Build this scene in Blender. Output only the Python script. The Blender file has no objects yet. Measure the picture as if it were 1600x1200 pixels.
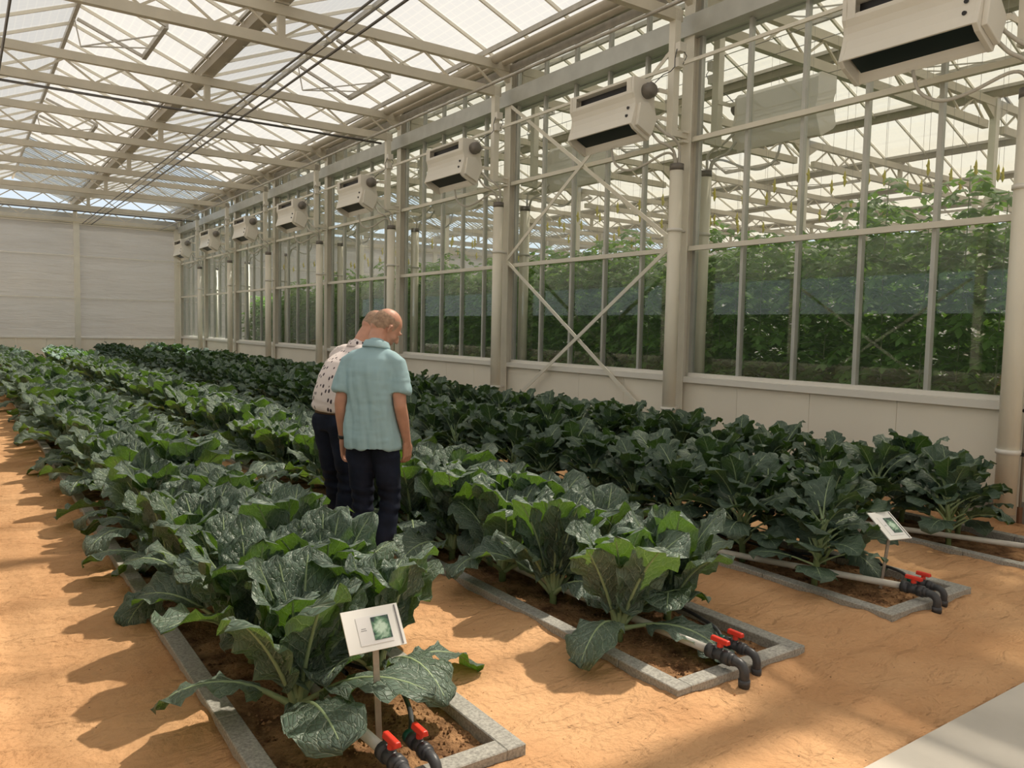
import bpy, math, random
import numpy as np
from mathutils import Vector, Matrix, noise
PI = math.pi
S = bpy.context.scene
COL = S.collection

# ------------------------------------------------------------------ camera
cam_d = bpy.data.cameras.new('camera')
cam = bpy.data.objects.new('camera', cam_d); COL.objects.link(cam)
cam_d.sensor_width = 36.0; cam_d.lens = 1230.553 / 1600 * 36; cam_d.clip_end = 400; cam_d.clip_start = 0.05
RR = [[0.81913659, -0.57322127, 0.02079948], [-0.02209673, -0.06776932, -0.99745629], [0.57317273, 0.81659335, -0.06817865]]
mw = Matrix.Identity(4)
for i in range(3):
    mw[i][0] = RR[0][i]; mw[i][1] = -RR[1][i]; mw[i][2] = -RR[2][i]
mw[0][3], mw[1][3], mw[2][3] = 0, 0, 1.6
cam.matrix_world = mw
S.camera = cam

# ------------------------------------------------------------------ world, sun, exposure
SUN_DIR = Vector((0.70, 0.20, 1.0)).normalized()       # towards the sun
W = bpy.data.worlds.new('World'); S.world = W; W.use_nodes = True
nt = W.node_tree; nt.nodes.clear()
sky = nt.nodes.new('ShaderNodeTexSky'); sky.sky_type = 'NISHITA'; sky.sun_disc = False
sky.sun_elevation = math.asin(SUN_DIR.z); sky.sun_rotation = math.atan2(SUN_DIR.x, SUN_DIR.y)
sky.dust_density = 1.0; sky.air_density = 1.0; sky.ozone_density = 1.0
hz = nt.nodes.new('ShaderNodeVectorMath'); hz.operation = 'MULTIPLY_ADD'      # clear-sky model under a bright dusty haze
hz.inputs[1].default_value = (.022, .022, .022); hz.inputs[2].default_value = (.46, .49, .525)
bg = nt.nodes.new('ShaderNodeBackground'); bg.inputs[1].default_value = 1.0
wo = nt.nodes.new('ShaderNodeOutputWorld')
nt.links.new(sky.outputs[0], hz.inputs[0]); nt.links.new(hz.outputs[0], bg.inputs[0]); nt.links.new(bg.outputs[0], wo.inputs[0])
sd = bpy.data.lights.new('sun', 'SUN'); sd.energy = 7.0; sd.angle = math.radians(1.3); sd.color = (1.0, 0.94, 0.84)
sun = bpy.data.objects.new('sun', sd); COL.objects.link(sun)
sun.rotation_euler = SUN_DIR.to_track_quat('Z', 'Y').to_euler(); sun.location = (20, 5, 30)
S.view_settings.view_transform = 'Standard'; S.view_settings.look = 'None'
S.view_settings.exposure = 0.68; S.view_settings.gamma = 1.0; S.view_settings.use_curve_mapping = False
cy = S.cycles
cy.max_bounces = 7; cy.diffuse_bounces = 4; cy.glossy_bounces = 3; cy.transmission_bounces = 4
cy.transparent_max_bounces = 32; cy.caustics_reflective = False; cy.caustics_refractive = False
cy.use_denoising = True; cy.use_adaptive_sampling = True; cy.adaptive_threshold = 0.02
cy.sample_clamp_indirect = 6.0

# ------------------------------------------------------------------ materials
def N(nt, t, **k):
    n = nt.nodes.new(t)
    for a, b in k.items(): setattr(n, a, b)
    return n
def mat(name, color, rough=0.6, metal=0.0, spec=0.4, bump=None, var=None, obj_coords=True):
    m = bpy.data.materials.new(name); m.use_nodes = True
    nt = m.node_tree; p = nt.nodes['Principled BSDF']
    p.inputs['Base Color'].default_value = (*color, 1); p.inputs['Roughness'].default_value = rough
    p.inputs['Metallic'].default_value = metal; p.inputs['Specular IOR Level'].default_value = spec
    tc = N(nt, 'ShaderNodeTexCoord')
    if var:                                            # (scale, amount)
        n = N(nt, 'ShaderNodeTexNoise'); n.inputs['Scale'].default_value = var[0]; n.inputs['Detail'].default_value = 4
        nt.links.new(tc.outputs['Object'], n.inputs['Vector'])
        cr = N(nt, 'ShaderNodeValToRGB'); e = cr.color_ramp.elements
        a = var[1]
        e[0].position = .3; e[1].position = .7
        e[0].color = (*[c * (1 - a) for c in color], 1); e[1].color = (*[min(1, c * (1 + a)) for c in color], 1)
        nt.links.new(n.outputs['Fac'], cr.inputs[0]); nt.links.new(cr.outputs[0], p.inputs['Base Color'])
    if bump:                                           # (scale, strength, distance)
        n = N(nt, 'ShaderNodeTexNoise'); n.inputs['Scale'].default_value = bump[0]; n.inputs['Detail'].default_value = 6
        nt.links.new(tc.outputs['Object'], n.inputs['Vector'])
        b = N(nt, 'ShaderNodeBump'); b.inputs['Strength'].default_value = bump[1]; b.inputs['Distance'].default_value = bump[2]
        nt.links.new(n.outputs['Fac'], b.inputs['Height']); nt.links.new(b.outputs[0], p.inputs['Normal'])
    return m

M = {}
M['paint'] = mat('cream_paint', (.78, .74, .64), .45, var=(3, .05))
M['pipe_cream'] = mat('cream_pipe', (.82, .77, .65), .4, var=(2, .04))
M['truss'] = mat('truss_paint_shaded', (.60, .545, .44), .45, var=(3, .06))  # cream paint toned darker, the shade under the roof sits in its colour
M['alu'] = mat('aluminium_bar', (.52, .52, .48), .42, .35, var=(4, .08))
M['galv'] = mat('galvanised_steel', (.46, .43, .38), .45, .5, var=(8, .12))
M['darksteel'] = mat('dark_steel_pipe', (.16, .15, .14), .4, .6)
M['gutter'] = mat('gutter_steel', (.50, .45, .37), .5, .2, var=(2, .1))
M['panel'] = mat('cream_panel', (.88, .83, .72), .5, var=(1.2, .03), bump=(60, .08, .002))
M['white'] = mat('white_paint', (.80, .77, .71), .4)
M['cooler'] = mat('cooler_enamel', (.78, .74, .66), .35, var=(2, .03))
M['black'] = mat('black_plastic', (.025, .025, .028), .35)
M['greyplastic'] = mat('grey_pvc', (.06, .063, .07), .4, var=(20, .3), bump=(60, .15, .002))
M['coil'] = mat('coil_fins', (.01, .022, .022), .35, .3)
M['red'] = mat('red_plastic', (.75, .05, .03), .35)
M['greenplastic'] = mat('green_plastic', (.01, .10, .07), .4)
M['motor'] = mat('motor_grey', (.20, .18, .16), .45, .3, bump=(30, .3, .01))
M['pvc'] = mat('white_pvc', (.62, .60, .55), .35, var=(9, .12))
M['hose'] = mat('pale_hose', (.55, .52, .46), .5)
M['concrete'] = mat('kerb_concrete', (.37, .36, .33), .9, spec=.2, var=(90, .30), bump=(140, .5, .004))
M['slab'] = mat('slab_concrete', (.60, .56, .50), .85, spec=.2, var=(2.2, .10), bump=(45, .3, .003))
M['plinth'] = mat('plinth_concrete', (.30, .285, .26), .9, spec=.2, var=(8, .15))
M['stemgreen'] = mat('pale_stem', (.20, .27, .11), .5)
M['rib'] = mat('pale_rib', (.34, .44, .24), .45)
M['yellow'] = mat('yellow_clip', (.72, .62, .08), .5)
M['wire'] = mat('wire', (.35, .33, .30), .5, .5)
M['neighfloor'] = mat('brown_ground_cloth', (.20, .18, .15), .8)
M['outground'] = mat('outside_sand', (.52, .42, .31), .95)

def film_mat(name, t, transl, tint=(1, 1, 1), lines=True):
    """woven shade film under the roof glass: part of the light passes straight, the rest is diffused"""
    m = bpy.data.materials.new(name); m.use_nodes = True; nt = m.node_tree; nt.nodes.clear()
    o = N(nt, 'ShaderNodeOutputMaterial'); tr = N(nt, 'ShaderNodeBsdfTransparent'); tl = N(nt, 'ShaderNodeBsdfTranslucent')
    df = N(nt, 'ShaderNodeBsdfDiffuse'); mx = N(nt, 'ShaderNodeMixShader'); m2 = N(nt, 'ShaderNodeMixShader')
    tr.inputs[0].default_value = (*tint, 1)
    tl.inputs[0].default_value = (*[c * transl for c in tint], 1); df.inputs[0].default_value = (.88, .86, .82, 1)
    m2.inputs[0].default_value = .3
    nt.links.new(tl.outputs[0], m2.inputs[1]); nt.links.new(df.outputs[0], m2.inputs[2])
    mx.inputs[0].default_value = 1 - t
    nt.links.new(tr.outputs[0], mx.inputs[1]); nt.links.new(m2.outputs[0], mx.inputs[2]); nt.links.new(mx.outputs[0], o.inputs[0])
    if lines:
        tc = N(nt, 'ShaderNodeTexCoord'); sx = N(nt, 'ShaderNodeSeparateXYZ'); nt.links.new(tc.outputs['Object'], sx.inputs[0])
        def line(sock, per, width, soft):
            a = N(nt, 'ShaderNodeMath', operation='MULTIPLY'); a.inputs[1].default_value = 1 / per; nt.links.new(sock, a.inputs[0])
            b = N(nt, 'ShaderNodeMath', operation='FRACT'); nt.links.new(a.outputs[0], b.inputs[0])
            c = N(nt, 'ShaderNodeMath', operation='LESS_THAN'); c.inputs[1].default_value = width; nt.links.new(b.outputs[0], c.inputs[0])
            d = N(nt, 'ShaderNodeMath', operation='MULTIPLY'); d.inputs[1].default_value = soft; nt.links.new(c.outputs[0], d.inputs[0])
            return d.outputs[0]
        l1 = line(sx.outputs[0], .125, .16, .75); l2 = line(sx.outputs[1], .20, .12, .5)
        n = N(nt, 'ShaderNodeTexNoise'); n.inputs['Scale'].default_value = .8; n.inputs['Detail'].default_value = 5
        mp = N(nt, 'ShaderNodeMapping'); mp.inputs['Scale'].default_value = (2.5, .35, 1)
        nt.links.new(tc.outputs['Object'], mp.inputs[0]); nt.links.new(mp.outputs[0], n.inputs['Vector'])
        s = N(nt, 'ShaderNodeMath', operation='ADD'); nt.links.new(l1, s.inputs[0]); nt.links.new(l2, s.inputs[1])
        k = N(nt, 'ShaderNodeMath', operation='MULTIPLY_ADD'); k.inputs[1].default_value = .8; k.inputs[2].default_value = -.22
        nt.links.new(n.outputs['Fac'], k.inputs[0])
        s2 = N(nt, 'ShaderNodeMath', operation='ADD', use_clamp=True); nt.links.new(s.outputs[0], s2.inputs[0]); nt.links.new(k.outputs[0], s2.inputs[1])
        mc = N(nt, 'ShaderNodeMixRGB'); mc.inputs[1].default_value = tl.inputs[0].default_value
        mc.inputs[2].default_value = (.36 * tint[0], .35 * tint[1], .33 * tint[2], 1)
        nt.links.new(s2.outputs[0], mc.inputs[0]); nt.links.new(mc.outputs[0], tl.inputs[0])
    return m
M['film'] = film_mat('roof_shade_film', .36, .29, (1, .945, .86))
M['film2'] = film_mat('roof_shade_film_dense', .12, .32, (1, .93, .82))

def glass_mat(name, tint, base=.04, top=.55, haze=0.0):
    m = bpy.data.materials.new(name); m.use_nodes = True; nt = m.node_tree; nt.nodes.clear()
    o = N(nt, 'ShaderNodeOutputMaterial'); tr = N(nt, 'ShaderNodeBsdfTransparent'); gl = N(nt, 'ShaderNodeBsdfGlossy')
    tr.inputs[0].default_value = (*tint, 1); gl.inputs['Roughness'].default_value = 0.0
    lw = N(nt, 'ShaderNodeLayerWeight'); lw.inputs[0].default_value = .5
    pw = N(nt, 'ShaderNodeMath', operation='POWER'); pw.inputs[1].default_value = 4; nt.links.new(lw.outputs['Facing'], pw.inputs[0])
    ma = N(nt, 'ShaderNodeMath', operation='MULTIPLY_ADD'); ma.inputs[1].default_value = top; ma.inputs[2].default_value = base
    nt.links.new(pw.outputs[0], ma.inputs[0])
    mx = N(nt, 'ShaderNodeMixShader'); nt.links.new(ma.outputs[0], mx.inputs[0]); nt.links.new(tr.outputs[0], mx.inputs[1]); nt.links.new(gl.outputs[0], mx.inputs[2])
    last = mx
    if haze:                                            # faint pale diffuse veil mixed in to haze the pane
        df = N(nt, 'ShaderNodeBsdfDiffuse'); df.inputs[0].default_value = (.7, .72, .70, 1)
        m2 = N(nt, 'ShaderNodeMixShader'); m2.inputs[0].default_value = haze
        nt.links.new(mx.outputs[0], m2.inputs[1]); nt.links.new(df.outputs[0], m2.inputs[2]); last = m2
    nt.links.new(last.outputs[0], o.inputs[0])
    return m
M['glass'] = glass_mat('window_glass', (.96, .98, .965), .04, .42, .012)
M['roofglass'] = glass_mat('roof_glass', (.93, .96, .97), .04, .4)

def curtain_mat(tf):
    m = bpy.data.materials.new('curtain_sheet'); m.use_nodes = True; nt = m.node_tree; p = nt.nodes['Principled BSDF']
    o = nt.nodes['Material Output']
    p.inputs['Base Color'].default_value = (.44, .435, .415, 1); p.inputs['Roughness'].default_value = .6
    tc = N(nt, 'ShaderNodeTexCoord')
    def wr(rot, sc, strength, dist, scale, prev=None):
        mp = N(nt, 'ShaderNodeMapping'); mp.inputs['Rotation'].default_value = rot; mp.inputs['Scale'].default_value = sc
        n = N(nt, 'ShaderNodeTexNoise'); n.inputs['Scale'].default_value = scale; n.inputs['Detail'].default_value = 5; n.inputs['Distortion'].default_value = .6
        nt.links.new(tc.outputs['Object'], mp.inputs[0]); nt.links.new(mp.outputs[0], n.inputs['Vector'])
        b = N(nt, 'ShaderNodeBump'); b.inputs['Strength'].default_value = strength; b.inputs['Distance'].default_value = dist
        nt.links.new(n.outputs['Fac'], b.inputs['Height'])
        if prev: nt.links.new(prev.outputs[0], b.inputs['Normal'])
        return b
    b1 = wr((0, math.radians(35), 0), (.35, 1, 3.0), .8, .10, 1.6)
    b2 = wr((0, 0, 0), (.5, 1, 4), .5, .03, 6, b1)
    nt.links.new(b2.outputs[0], p.inputs['Normal'])
    tl = N(nt, 'ShaderNodeBsdfTranslucent'); tl.inputs[0].default_value = (.85, .83, .79, 1)
    mx = N(nt, 'ShaderNodeMixShader'); mx.inputs[0].default_value = tf
    nt.links.new(p.outputs[0], mx.inputs[1]); nt.links.new(tl.outputs[0], mx.inputs[2]); nt.links.new(mx.outputs[0], o.inputs[0])
    return m
M['curtain'] = curtain_mat(.09)
M['thincurtain'] = curtain_mat(.60)

def sand_mat():
    m = bpy.data.materials.new('orange_sand'); m.use_nodes = True; nt = m.node_tree; p = nt.nodes['Principled BSDF']
    p.inputs['Roughness'].default_value = .95; p.inputs['Specular IOR Level'].default_value = .1
    tc = N(nt, 'ShaderNodeTexCoord')
    n = N(nt, 'ShaderNodeTexNoise'); n.inputs['Scale'].default_value = 1.7; n.inputs['Detail'].default_value = 8
    nt.links.new(tc.outputs['Object'], n.inputs['Vector'])
    cr = N(nt, 'ShaderNodeValToRGB'); e = cr.color_ramp.elements
    e[0].position = .32; e[0].color = (.56, .31, .155, 1); e[1].position = .68; e[1].color = (.70, .42, .225, 1)
    nt.links.new(n.outputs['Fac'], cr.inputs[0])
    v = N(nt, 'ShaderNodeTexVoronoi'); v.inputs['Scale'].default_value = 22; nt.links.new(tc.outputs['Object'], v.inputs['Vector'])
    lt = N(nt, 'ShaderNodeMath', operation='LESS_THAN'); lt.inputs[1].default_value = .085; nt.links.new(v.outputs['Distance'], lt.inputs[0])
    wn = N(nt, 'ShaderNodeSeparateColor'); nt.links.new(v.outputs['Color'], wn.inputs[0])
    gt = N(nt, 'ShaderNodeMath', operation='GREATER_THAN'); gt.inputs[1].default_value = .86; nt.links.new(wn.outputs[0], gt.inputs[0])
    mu = N(nt, 'ShaderNodeMath', operation='MULTIPLY'); nt.links.new(lt.outputs[0], mu.inputs[0]); nt.links.new(gt.outputs[0], mu.inputs[1])
    mc = N(nt, 'ShaderNodeMixRGB'); mc.inputs[2].default_value = (.10, .06, .035, 1)
    nt.links.new(mu.outputs[0], mc.inputs[0]); nt.links.new(cr.outputs[0], mc.inputs[1]); nt.links.new(mc.outputs[0], p.inputs['Base Color'])
    def bm(scale, det, st, dist, prev=None, sc=(1, 1, 1), dist2=0.0):
        mp = N(nt, 'ShaderNodeMapping'); mp.inputs['Scale'].default_value = sc; nt.links.new(tc.outputs['Object'], mp.inputs[0])
        k = N(nt, 'ShaderNodeTexNoise'); k.inputs['Scale'].default_value = scale; k.inputs['Detail'].default_value = det; k.inputs['Distortion'].default_value = dist2
        nt.links.new(mp.outputs[0], k.inputs['Vector'])
        b = N(nt, 'ShaderNodeBump'); b.inputs['Strength'].default_value = st; b.inputs['Distance'].default_value = dist
        nt.links.new(k.outputs['Fac'], b.inputs['Height'])
        if prev: nt.links.new(prev.outputs[0], b.inputs['Normal'])
        return b
    b = bm(3.2, 5, .75, .08, None, (1, 2.4, 1), .8); b = bm(26, 6, .9, .02, b); b = bm(260, 2, .5, .002, b)
    nt.links.new(b.outputs[0], p.inputs['Normal'])
    return m
M['sand'] = sand_mat()

def soil_mat():
    m = bpy.data.materials.new('damp_soil'); m.use_nodes = True; nt = m.node_tree; p = nt.nodes['Principled BSDF']
    p.inputs['Roughness'].default_value = .95; p.inputs['Specular IOR Level'].default_value = .15
    tc = N(nt, 'ShaderNodeTexCoord')
    n = N(nt, 'ShaderNodeTexNoise'); n.inputs['Scale'].default_value = 6; n.inputs['Detail'].default_value = 9; n.inputs['Roughness'].default_value = .65
    nt.links.new(tc.outputs['Object'], n.inputs['Vector'])
    cr = N(nt, 'ShaderNodeValToRGB'); e = cr.color_ramp.elements
    e[0].position = .36; e[0].color = (.10, .048, .024, 1); e[1].position = .62; e[1].color = (.46, .26, .13, 1)
    nt.links.new(n.outputs['Fac'], cr.inputs[0]); nt.links.new(cr.outputs[0], p.inputs['Base Color'])
    b = N(nt, 'ShaderNodeBump'); b.inputs['Strength'].default_value = 1; b.inputs['Distance'].default_value = .02
    n2 = N(nt, 'ShaderNodeTexNoise'); n2.inputs['Scale'].default_value = 55; n2.inputs['Detail'].default_value = 6
    nt.links.new(tc.outputs['Object'], n2.inputs['Vector']); nt.links.new(n2.outputs['Fac'], b.inputs['Height']); nt.links.new(b.outputs[0], p.inputs['Normal'])
    return m
M['soil'] = soil_mat()

def leaf_mat(name, c1, c2, vein, transl, tfac=.28, rough=.42, vn=6.0, bump=.9, net=1.0):
    m = bpy.data.materials.new(name); m.use_nodes = True; nt = m.node_tree; p = nt.nodes['Principled BSDF']; o = nt.nodes['Material Output']
    p.inputs['Roughness'].default_value = rough; p.inputs['Specular IOR Level'].default_value = .5
    uv = N(nt, 'ShaderNodeUVMap'); uv.uv_map = 'UVMap'; sx = N(nt, 'ShaderNodeSeparateXYZ'); nt.links.new(uv.outputs[0], sx.inputs[0])
    def mth(op, a, b=None, c=None, clamp=False):
        n = N(nt, 'ShaderNodeMath', operation=op, use_clamp=clamp)
        for i, x in enumerate((a, b, c)):
            if x is None: continue
            if isinstance(x, (int, float)): n.inputs[i].default_value = x
            else: nt.links.new(x, n.inputs[i])
        return n.outputs[0]
    a = mth('ABSOLUTE', mth('MULTIPLY_ADD', sx.outputs[0], 2, -1))
    v = sx.outputs[1]
    nz = N(nt, 'ShaderNodeTexNoise'); nz.inputs['Scale'].default_value = 5; nt.links.new(uv.outputs[0], nz.inputs['Vector'])
    ph = mth('ADD', mth('SUBTRACT', mth('MULTIPLY', v, vn), mth('MULTIPLY', mth('POWER', a, .8), 2.2)), mth('MULTIPLY', nz.outputs['Fac'], .55))
    fr = mth('ABSOLUTE', mth('SUBTRACT', mth('FRACT', ph), .5))          # 0 at vein centre
    w = mth('MULTIPLY_ADD', a, -.045, .060)
    side = mth('SUBTRACT', 1, mth('DIVIDE', fr, w), clamp=True)
    mid = mth('SUBTRACT', 1, mth('DIVIDE', a, mth('MULTIPLY_ADD', v, -.045, .06)), clamp=True)
    vo = N(nt, 'ShaderNodeTexVoronoi', feature='DISTANCE_TO_EDGE'); vo.inputs['Scale'].default_value = 16; nt.links.new(uv.outputs[0], vo.inputs['Vector'])
    netm = mth('MULTIPLY', mth('SUBTRACT', 1, mth('MULTIPLY', vo.outputs['Distance'], 14), clamp=True), .28 * net)
    vm = mth('MAXIMUM', mth('MAXIMUM', mth('MULTIPLY', side, .75), mid), netm)
    tc = N(nt, 'ShaderNodeTexCoord')
    n2 = N(nt, 'ShaderNodeTexNoise'); n2.inputs['Scale'].default_value = 4.5; n2.inputs['Detail'].default_value = 3; nt.links.new(tc.outputs['Object'], n2.inputs['Vector'])
    oi = N(nt, 'ShaderNodeObjectInfo')
    f = mth('ADD', mth('MULTIPLY_ADD', n2.outputs['Fac'], 1.7, -.45), mth('MULTIPLY_ADD', oi.outputs['Random'], .3, -.15), clamp=True)
    mc = N(nt, 'ShaderNodeMixRGB'); mc.inputs[1].default_value = (*c1, 1); mc.inputs[2].default_value = (*c2, 1); nt.links.new(f, mc.inputs[0])
    m2 = N(nt, 'ShaderNodeMixRGB'); m2.inputs[2].default_value = (*vein, 1); nt.links.new(vm, m2.inputs[0]); nt.links.new(mc.outputs[0], m2.inputs[1])
    nt.links.new(m2.outputs[0], p.inputs['Base Color'])
    h = mth('ADD', mth('MULTIPLY', mth('MINIMUM', fr, .3), 2.2), mth('MULTIPLY', mth('MINIMUM', vo.outputs['Distance'], .12), 3.0))
    b = N(nt, 'ShaderNodeBump'); b.inputs['Strength'].default_value = bump; b.inputs['Distance'].default_value = .012
    nt.links.new(h, b.inputs['Height']); nt.links.new(b.outputs[0], p.inputs['Normal'])
    tl = N(nt, 'ShaderNodeBsdfTranslucent'); m3 = N(nt, 'ShaderNodeMixRGB'); m3.inputs[1].default_value = (*transl, 1)
    m3.inputs[2].default_value = (*[min(1, x * 1.6) for x in transl], 1); nt.links.new(vm, m3.inputs[0]); nt.links.new(m3.outputs[0], tl.inputs[0])
    mx = N(nt, 'ShaderNodeMixShader'); mx.inputs[0].default_value = tfac
    nt.links.new(p.outputs[0], mx.inputs[1]); nt.links.new(tl.outputs[0], mx.inputs[2]); nt.links.new(mx.outputs[0], o.inputs[0])
    return m
M['cauli'] = leaf_mat('cauliflower_leaf', (.090, .145, .105), (.225, .305, .262), (.62, .68, .55), (.16, .33, .02), .24, .48, 6.5, 1.0)
M['brocc'] = leaf_mat('broccoli_leaf', (.048, .088, .060), (.105, .160, .120), (.34, .42, .30), (.10, .22, .015), .18, .45, 5, .45, .5)
M['tomato'] = leaf_mat('tomato_leaf', (.11, .25, .05), (.22, .40, .11), (.2, .36, .12), (.26, .48, .06), .42, .5, 4, .3, .3)
M['floret'] = mat('broccoli_floret', (.045, .085, .06), .8, bump=(120, 1, .01))

# ------------------------------------------------------------------ mesh helpers
class MB:
    def __init__(s): s.v = []; s.f = []; s.m = []; s.uv = {}
    def add(s, vs, fs, mi=0):
        b = len(s.v); s.v += [tuple(x) for x in vs]
        for f in fs: s.f.append(tuple(b + i for i in f)); s.m.append(mi)
        return b
    def box(s, x0, x1, y0, y1, z0, z1, mi=0):
        s.add([(x0,y0,z0),(x1,y0,z0),(x1,y1,z0),(x0,y1,z0),(x0,y0,z1),(x1,y0,z1),(x1,y1,z1),(x0,y1,z1)],
              [(0,3,2,1),(4,5,6,7),(0,1,5,4),(1,2,6,5),(2,3,7,6),(3,0,4,7)], mi)
    def bar(s, a, b, w, h, mi=0, up=(0, 0, 1)):
        a = Vector(a); b = Vector(b); t = (b - a).normalized(); u = Vector(up)
        if abs(t.dot(u)) > .98: u = Vector((1, 0, 0))
        sd = t.cross(u).normalized(); u = sd.cross(t)
        vs = []
        for p in (a, b):
            for i, j in ((-1,-1),(1,-1),(1,1),(-1,1)): vs.append(p + sd * (w / 2 * i) + u * (h / 2 * j))
        s.add(vs, [(3,2,1,0),(4,5,6,7),(0,1,5,4),(1,2,6,5),(2,3,7,6),(3,0,4,7)], mi)
    def tube(s, pts, rad, n=8, mi=0, caps=True):
        pts = [Vector(p) for p in pts]
        if not isinstance(rad, (list, tuple)): rad = [rad] * len(pts)
        base = len(s.v); up = None
        for i, p in enumerate(pts):
            t = (pts[min(i + 1, len(pts) - 1)] - pts[max(i - 1, 0)]).normalized()
            if up is None: up = Vector((0, 0, 1)) if abs(t.z) < .9 else Vector((1, 0, 0))
            sd = t.cross(up).normalized(); up = sd.cross(t).normalized()
            for k in range(n):
                a = 2 * PI * k / n; s.v.append(tuple(p + (sd * math.cos(a) + up * math.sin(a)) * rad[i]))
        for i in range(len(pts) - 1):
            for k in range(n):
                a = base + i * n + k; b = base + i * n + (k + 1) % n
                s.f.append((a, b, b + n, a + n)); s.m.append(mi)
        if caps:
            s.f.append(tuple(base + k for k in reversed(range(n)))); s.m.append(mi)
            e = base + (len(pts) - 1) * n; s.f.append(tuple(e + k for k in range(n))); s.m.append(mi)
    def extrude(s, poly, y0, y1, mi=0):              # poly in (x,z), extruded along y
        n = len(poly)
        vs = [(x, y0, z) for x, z in poly] + [(x, y1, z) for x, z in poly]
        fs = [tuple(range(n)), tuple(reversed(range(n, 2 * n)))] + [((i + 1) % n, i, i + n, (i + 1) % n + n) for i in range(n)]
        s.add(vs, fs, mi)
    def ell(s, c, r, nu=14, nv=9, mi=0, rot=None):
        vs = []; c = Vector(c)
        for j in range(nv + 1):
            ph = PI * j / nv
            for i in range(nu):
                th = 2 * PI * i / nu; p = Vector((r[0] * math.sin(ph) * math.cos(th), r[1] * math.sin(ph) * math.sin(th), r[2] * math.cos(ph)))
                vs.append(c + (rot @ p if rot else p))
        fs = []
        for j in range(nv):
            for i in range(nu): fs.append((j*nu+i, (j+1)*nu+i, (j+1)*nu+(i+1)%nu, j*nu+(i+1)%nu))
        s.add(vs, fs, mi)
    def mesh(s, name, mats, smooth=False):
        me = bpy.data.meshes.new(name); me.from_pydata(s.v, [], s.f)
        for m in mats: me.materials.append(m)
        if len(mats) > 1: me.polygons.foreach_set('material_index', s.m)
        if smooth: me.polygons.foreach_set('use_smooth', [True] * len(me.polygons))
        me.validate(); me.update(); return me

def obj(name, me, parent=None, loc=None):
    o = bpy.data.objects.new(name, me); COL.objects.link(o)
    if parent: o.parent = parent
    if loc: o.location = loc
    return o
def part(name, mb, m, parent=None, smooth=False):
    return obj(name, mb.mesh(name, m if isinstance(m, list) else [m], smooth), parent)
def empty(name, loc=(0, 0, 0), rz=0):
    o = bpy.data.objects.new(name, None); COL.objects.link(o); o.location = loc; o.rotation_euler = (0, 0, rz); o.empty_display_size = .1
    return o
def tag(o, label, cat, group=None, kind=None):
    o['label'] = label; o['category'] = cat
    if group: o['group'] = group
    if kind: o['kind'] = kind
    return o
def struct(o, label=None):
    o['kind'] = 'structure'
    if label: o['label'] = label
    return o
def copy_tree(root, loc=None, parent=None):
    r = root.copy(); COL.objects.link(r)
    if parent: r.parent = parent
    if loc is not None: r.location = loc
    for ch in root.children: copy_tree(ch, None, r)
    return r
def parts_under(root, items):
    for nm, mb, m, sm in items: part(nm, mb, m, root, sm)

ORD = ['first', 'second', 'third', 'fourth', 'fifth', 'sixth', 'seventh', 'eighth', 'ninth', 'tenth', 'eleventh', 'twelfth']
XW = 7.75                       # glass wall plane
XL = -0.25                      # left wall plane
YB = 35.3                       # back wall
YF = -4.9                       # front wall
POSTS = [3.1 + 4 * i for i in range(9)]          # 3.1 .. 35.1
ALLP = [-4.9, -0.9] + POSTS
ZG, ZR = 6.15, 6.95             # gutter, ridge
XEND = 31.75

# ------------------------------------------------------------------ ground, beds' dimensions
BEDS = [(0.79, 1.70), (2.51, 3.42), (4.22, 5.13), (5.95, 6.86)]
BY0, BY1 = 2.28, 34.7
def fbm(x, y, z=0.0, o=4): return noise.fractal((x, y, z), 1.0, 2.0, o)
def sand_h(x, y):
    h = .016 * fbm(x * 1.3, y * 1.3, 3) + .016 * fbm(x * 2.6, y * 6.0 + .6 * math.sin(x * 3), 7, 4)
    for a, b in BEDS:                                   # sand heaped against the kerbs
        dx = max(a - x, x - b, 0); dy = max(BY0 - y, 0); d = math.hypot(dx, dy)
        if d < .34: h += .022 * max(0, 1 - d / .3) ** 1.5 * (1 + .35 * fbm(x * 6, y * 6, 1, 3)) + .012 * fbm(x * 16, y * 16, 4, 3) * min(1, d / .06) * (1 - d / .34)
    return h
def grid_mesh(xs, ys, hf, name):
    nx, ny = len(xs), len(ys)
    v = [(x, y, hf(x, y)) for y in ys for x in xs]
    f = [(j*nx+i, j*nx+i+1, (j+1)*nx+i+1, (j+1)*nx+i) for j in range(ny-1) for i in range(nx-1)]
    mb = MB(); mb.v = v; mb.f = f; mb.m = [0] * len(f); return mb
def floor_h(x, y):
    for a, b in BEDS:
        if a + .03 < x < b - .03 and BY0 + .03 < y < BY1: return -.05
    if y < 1.52: return -.06
    return sand_h(x, y) + .004
xs = list(np.arange(XL, 7.7, .035)) + [7.72]
ys = list(np.arange(1.44, 7.5, .035)) + list(np.arange(7.5, 14, .1)) + list(np.arange(14, 35.4, .4))
fl = part('floor', grid_mesh(xs, ys, floor_h, 'floor'), M['sand'], None, True)
struct(fl, 'orange sand floor with footprints between the planting beds')
mb = MB(); mb.box(XL, XW - .05, YF, 1.515, -.1, .035)
sl = part('floor_walkway', mb, M['slab'])
struct(sl, 'pale concrete walkway along the front of the beds')
mb = MB(); mb.box(XW + .05, XEND, YF, YB, -.12, 0)
struct(part('floor_neighbour', mb, M['neighfloor']), 'pale floor of the neighbouring greenhouse behind the glass')
mb = MB(); mb.box(-120, 150, -120, 150, -.5, -.3)
struct(part('ground', mb, M['outground']), 'sandy ground outside the greenhouse')

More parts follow.
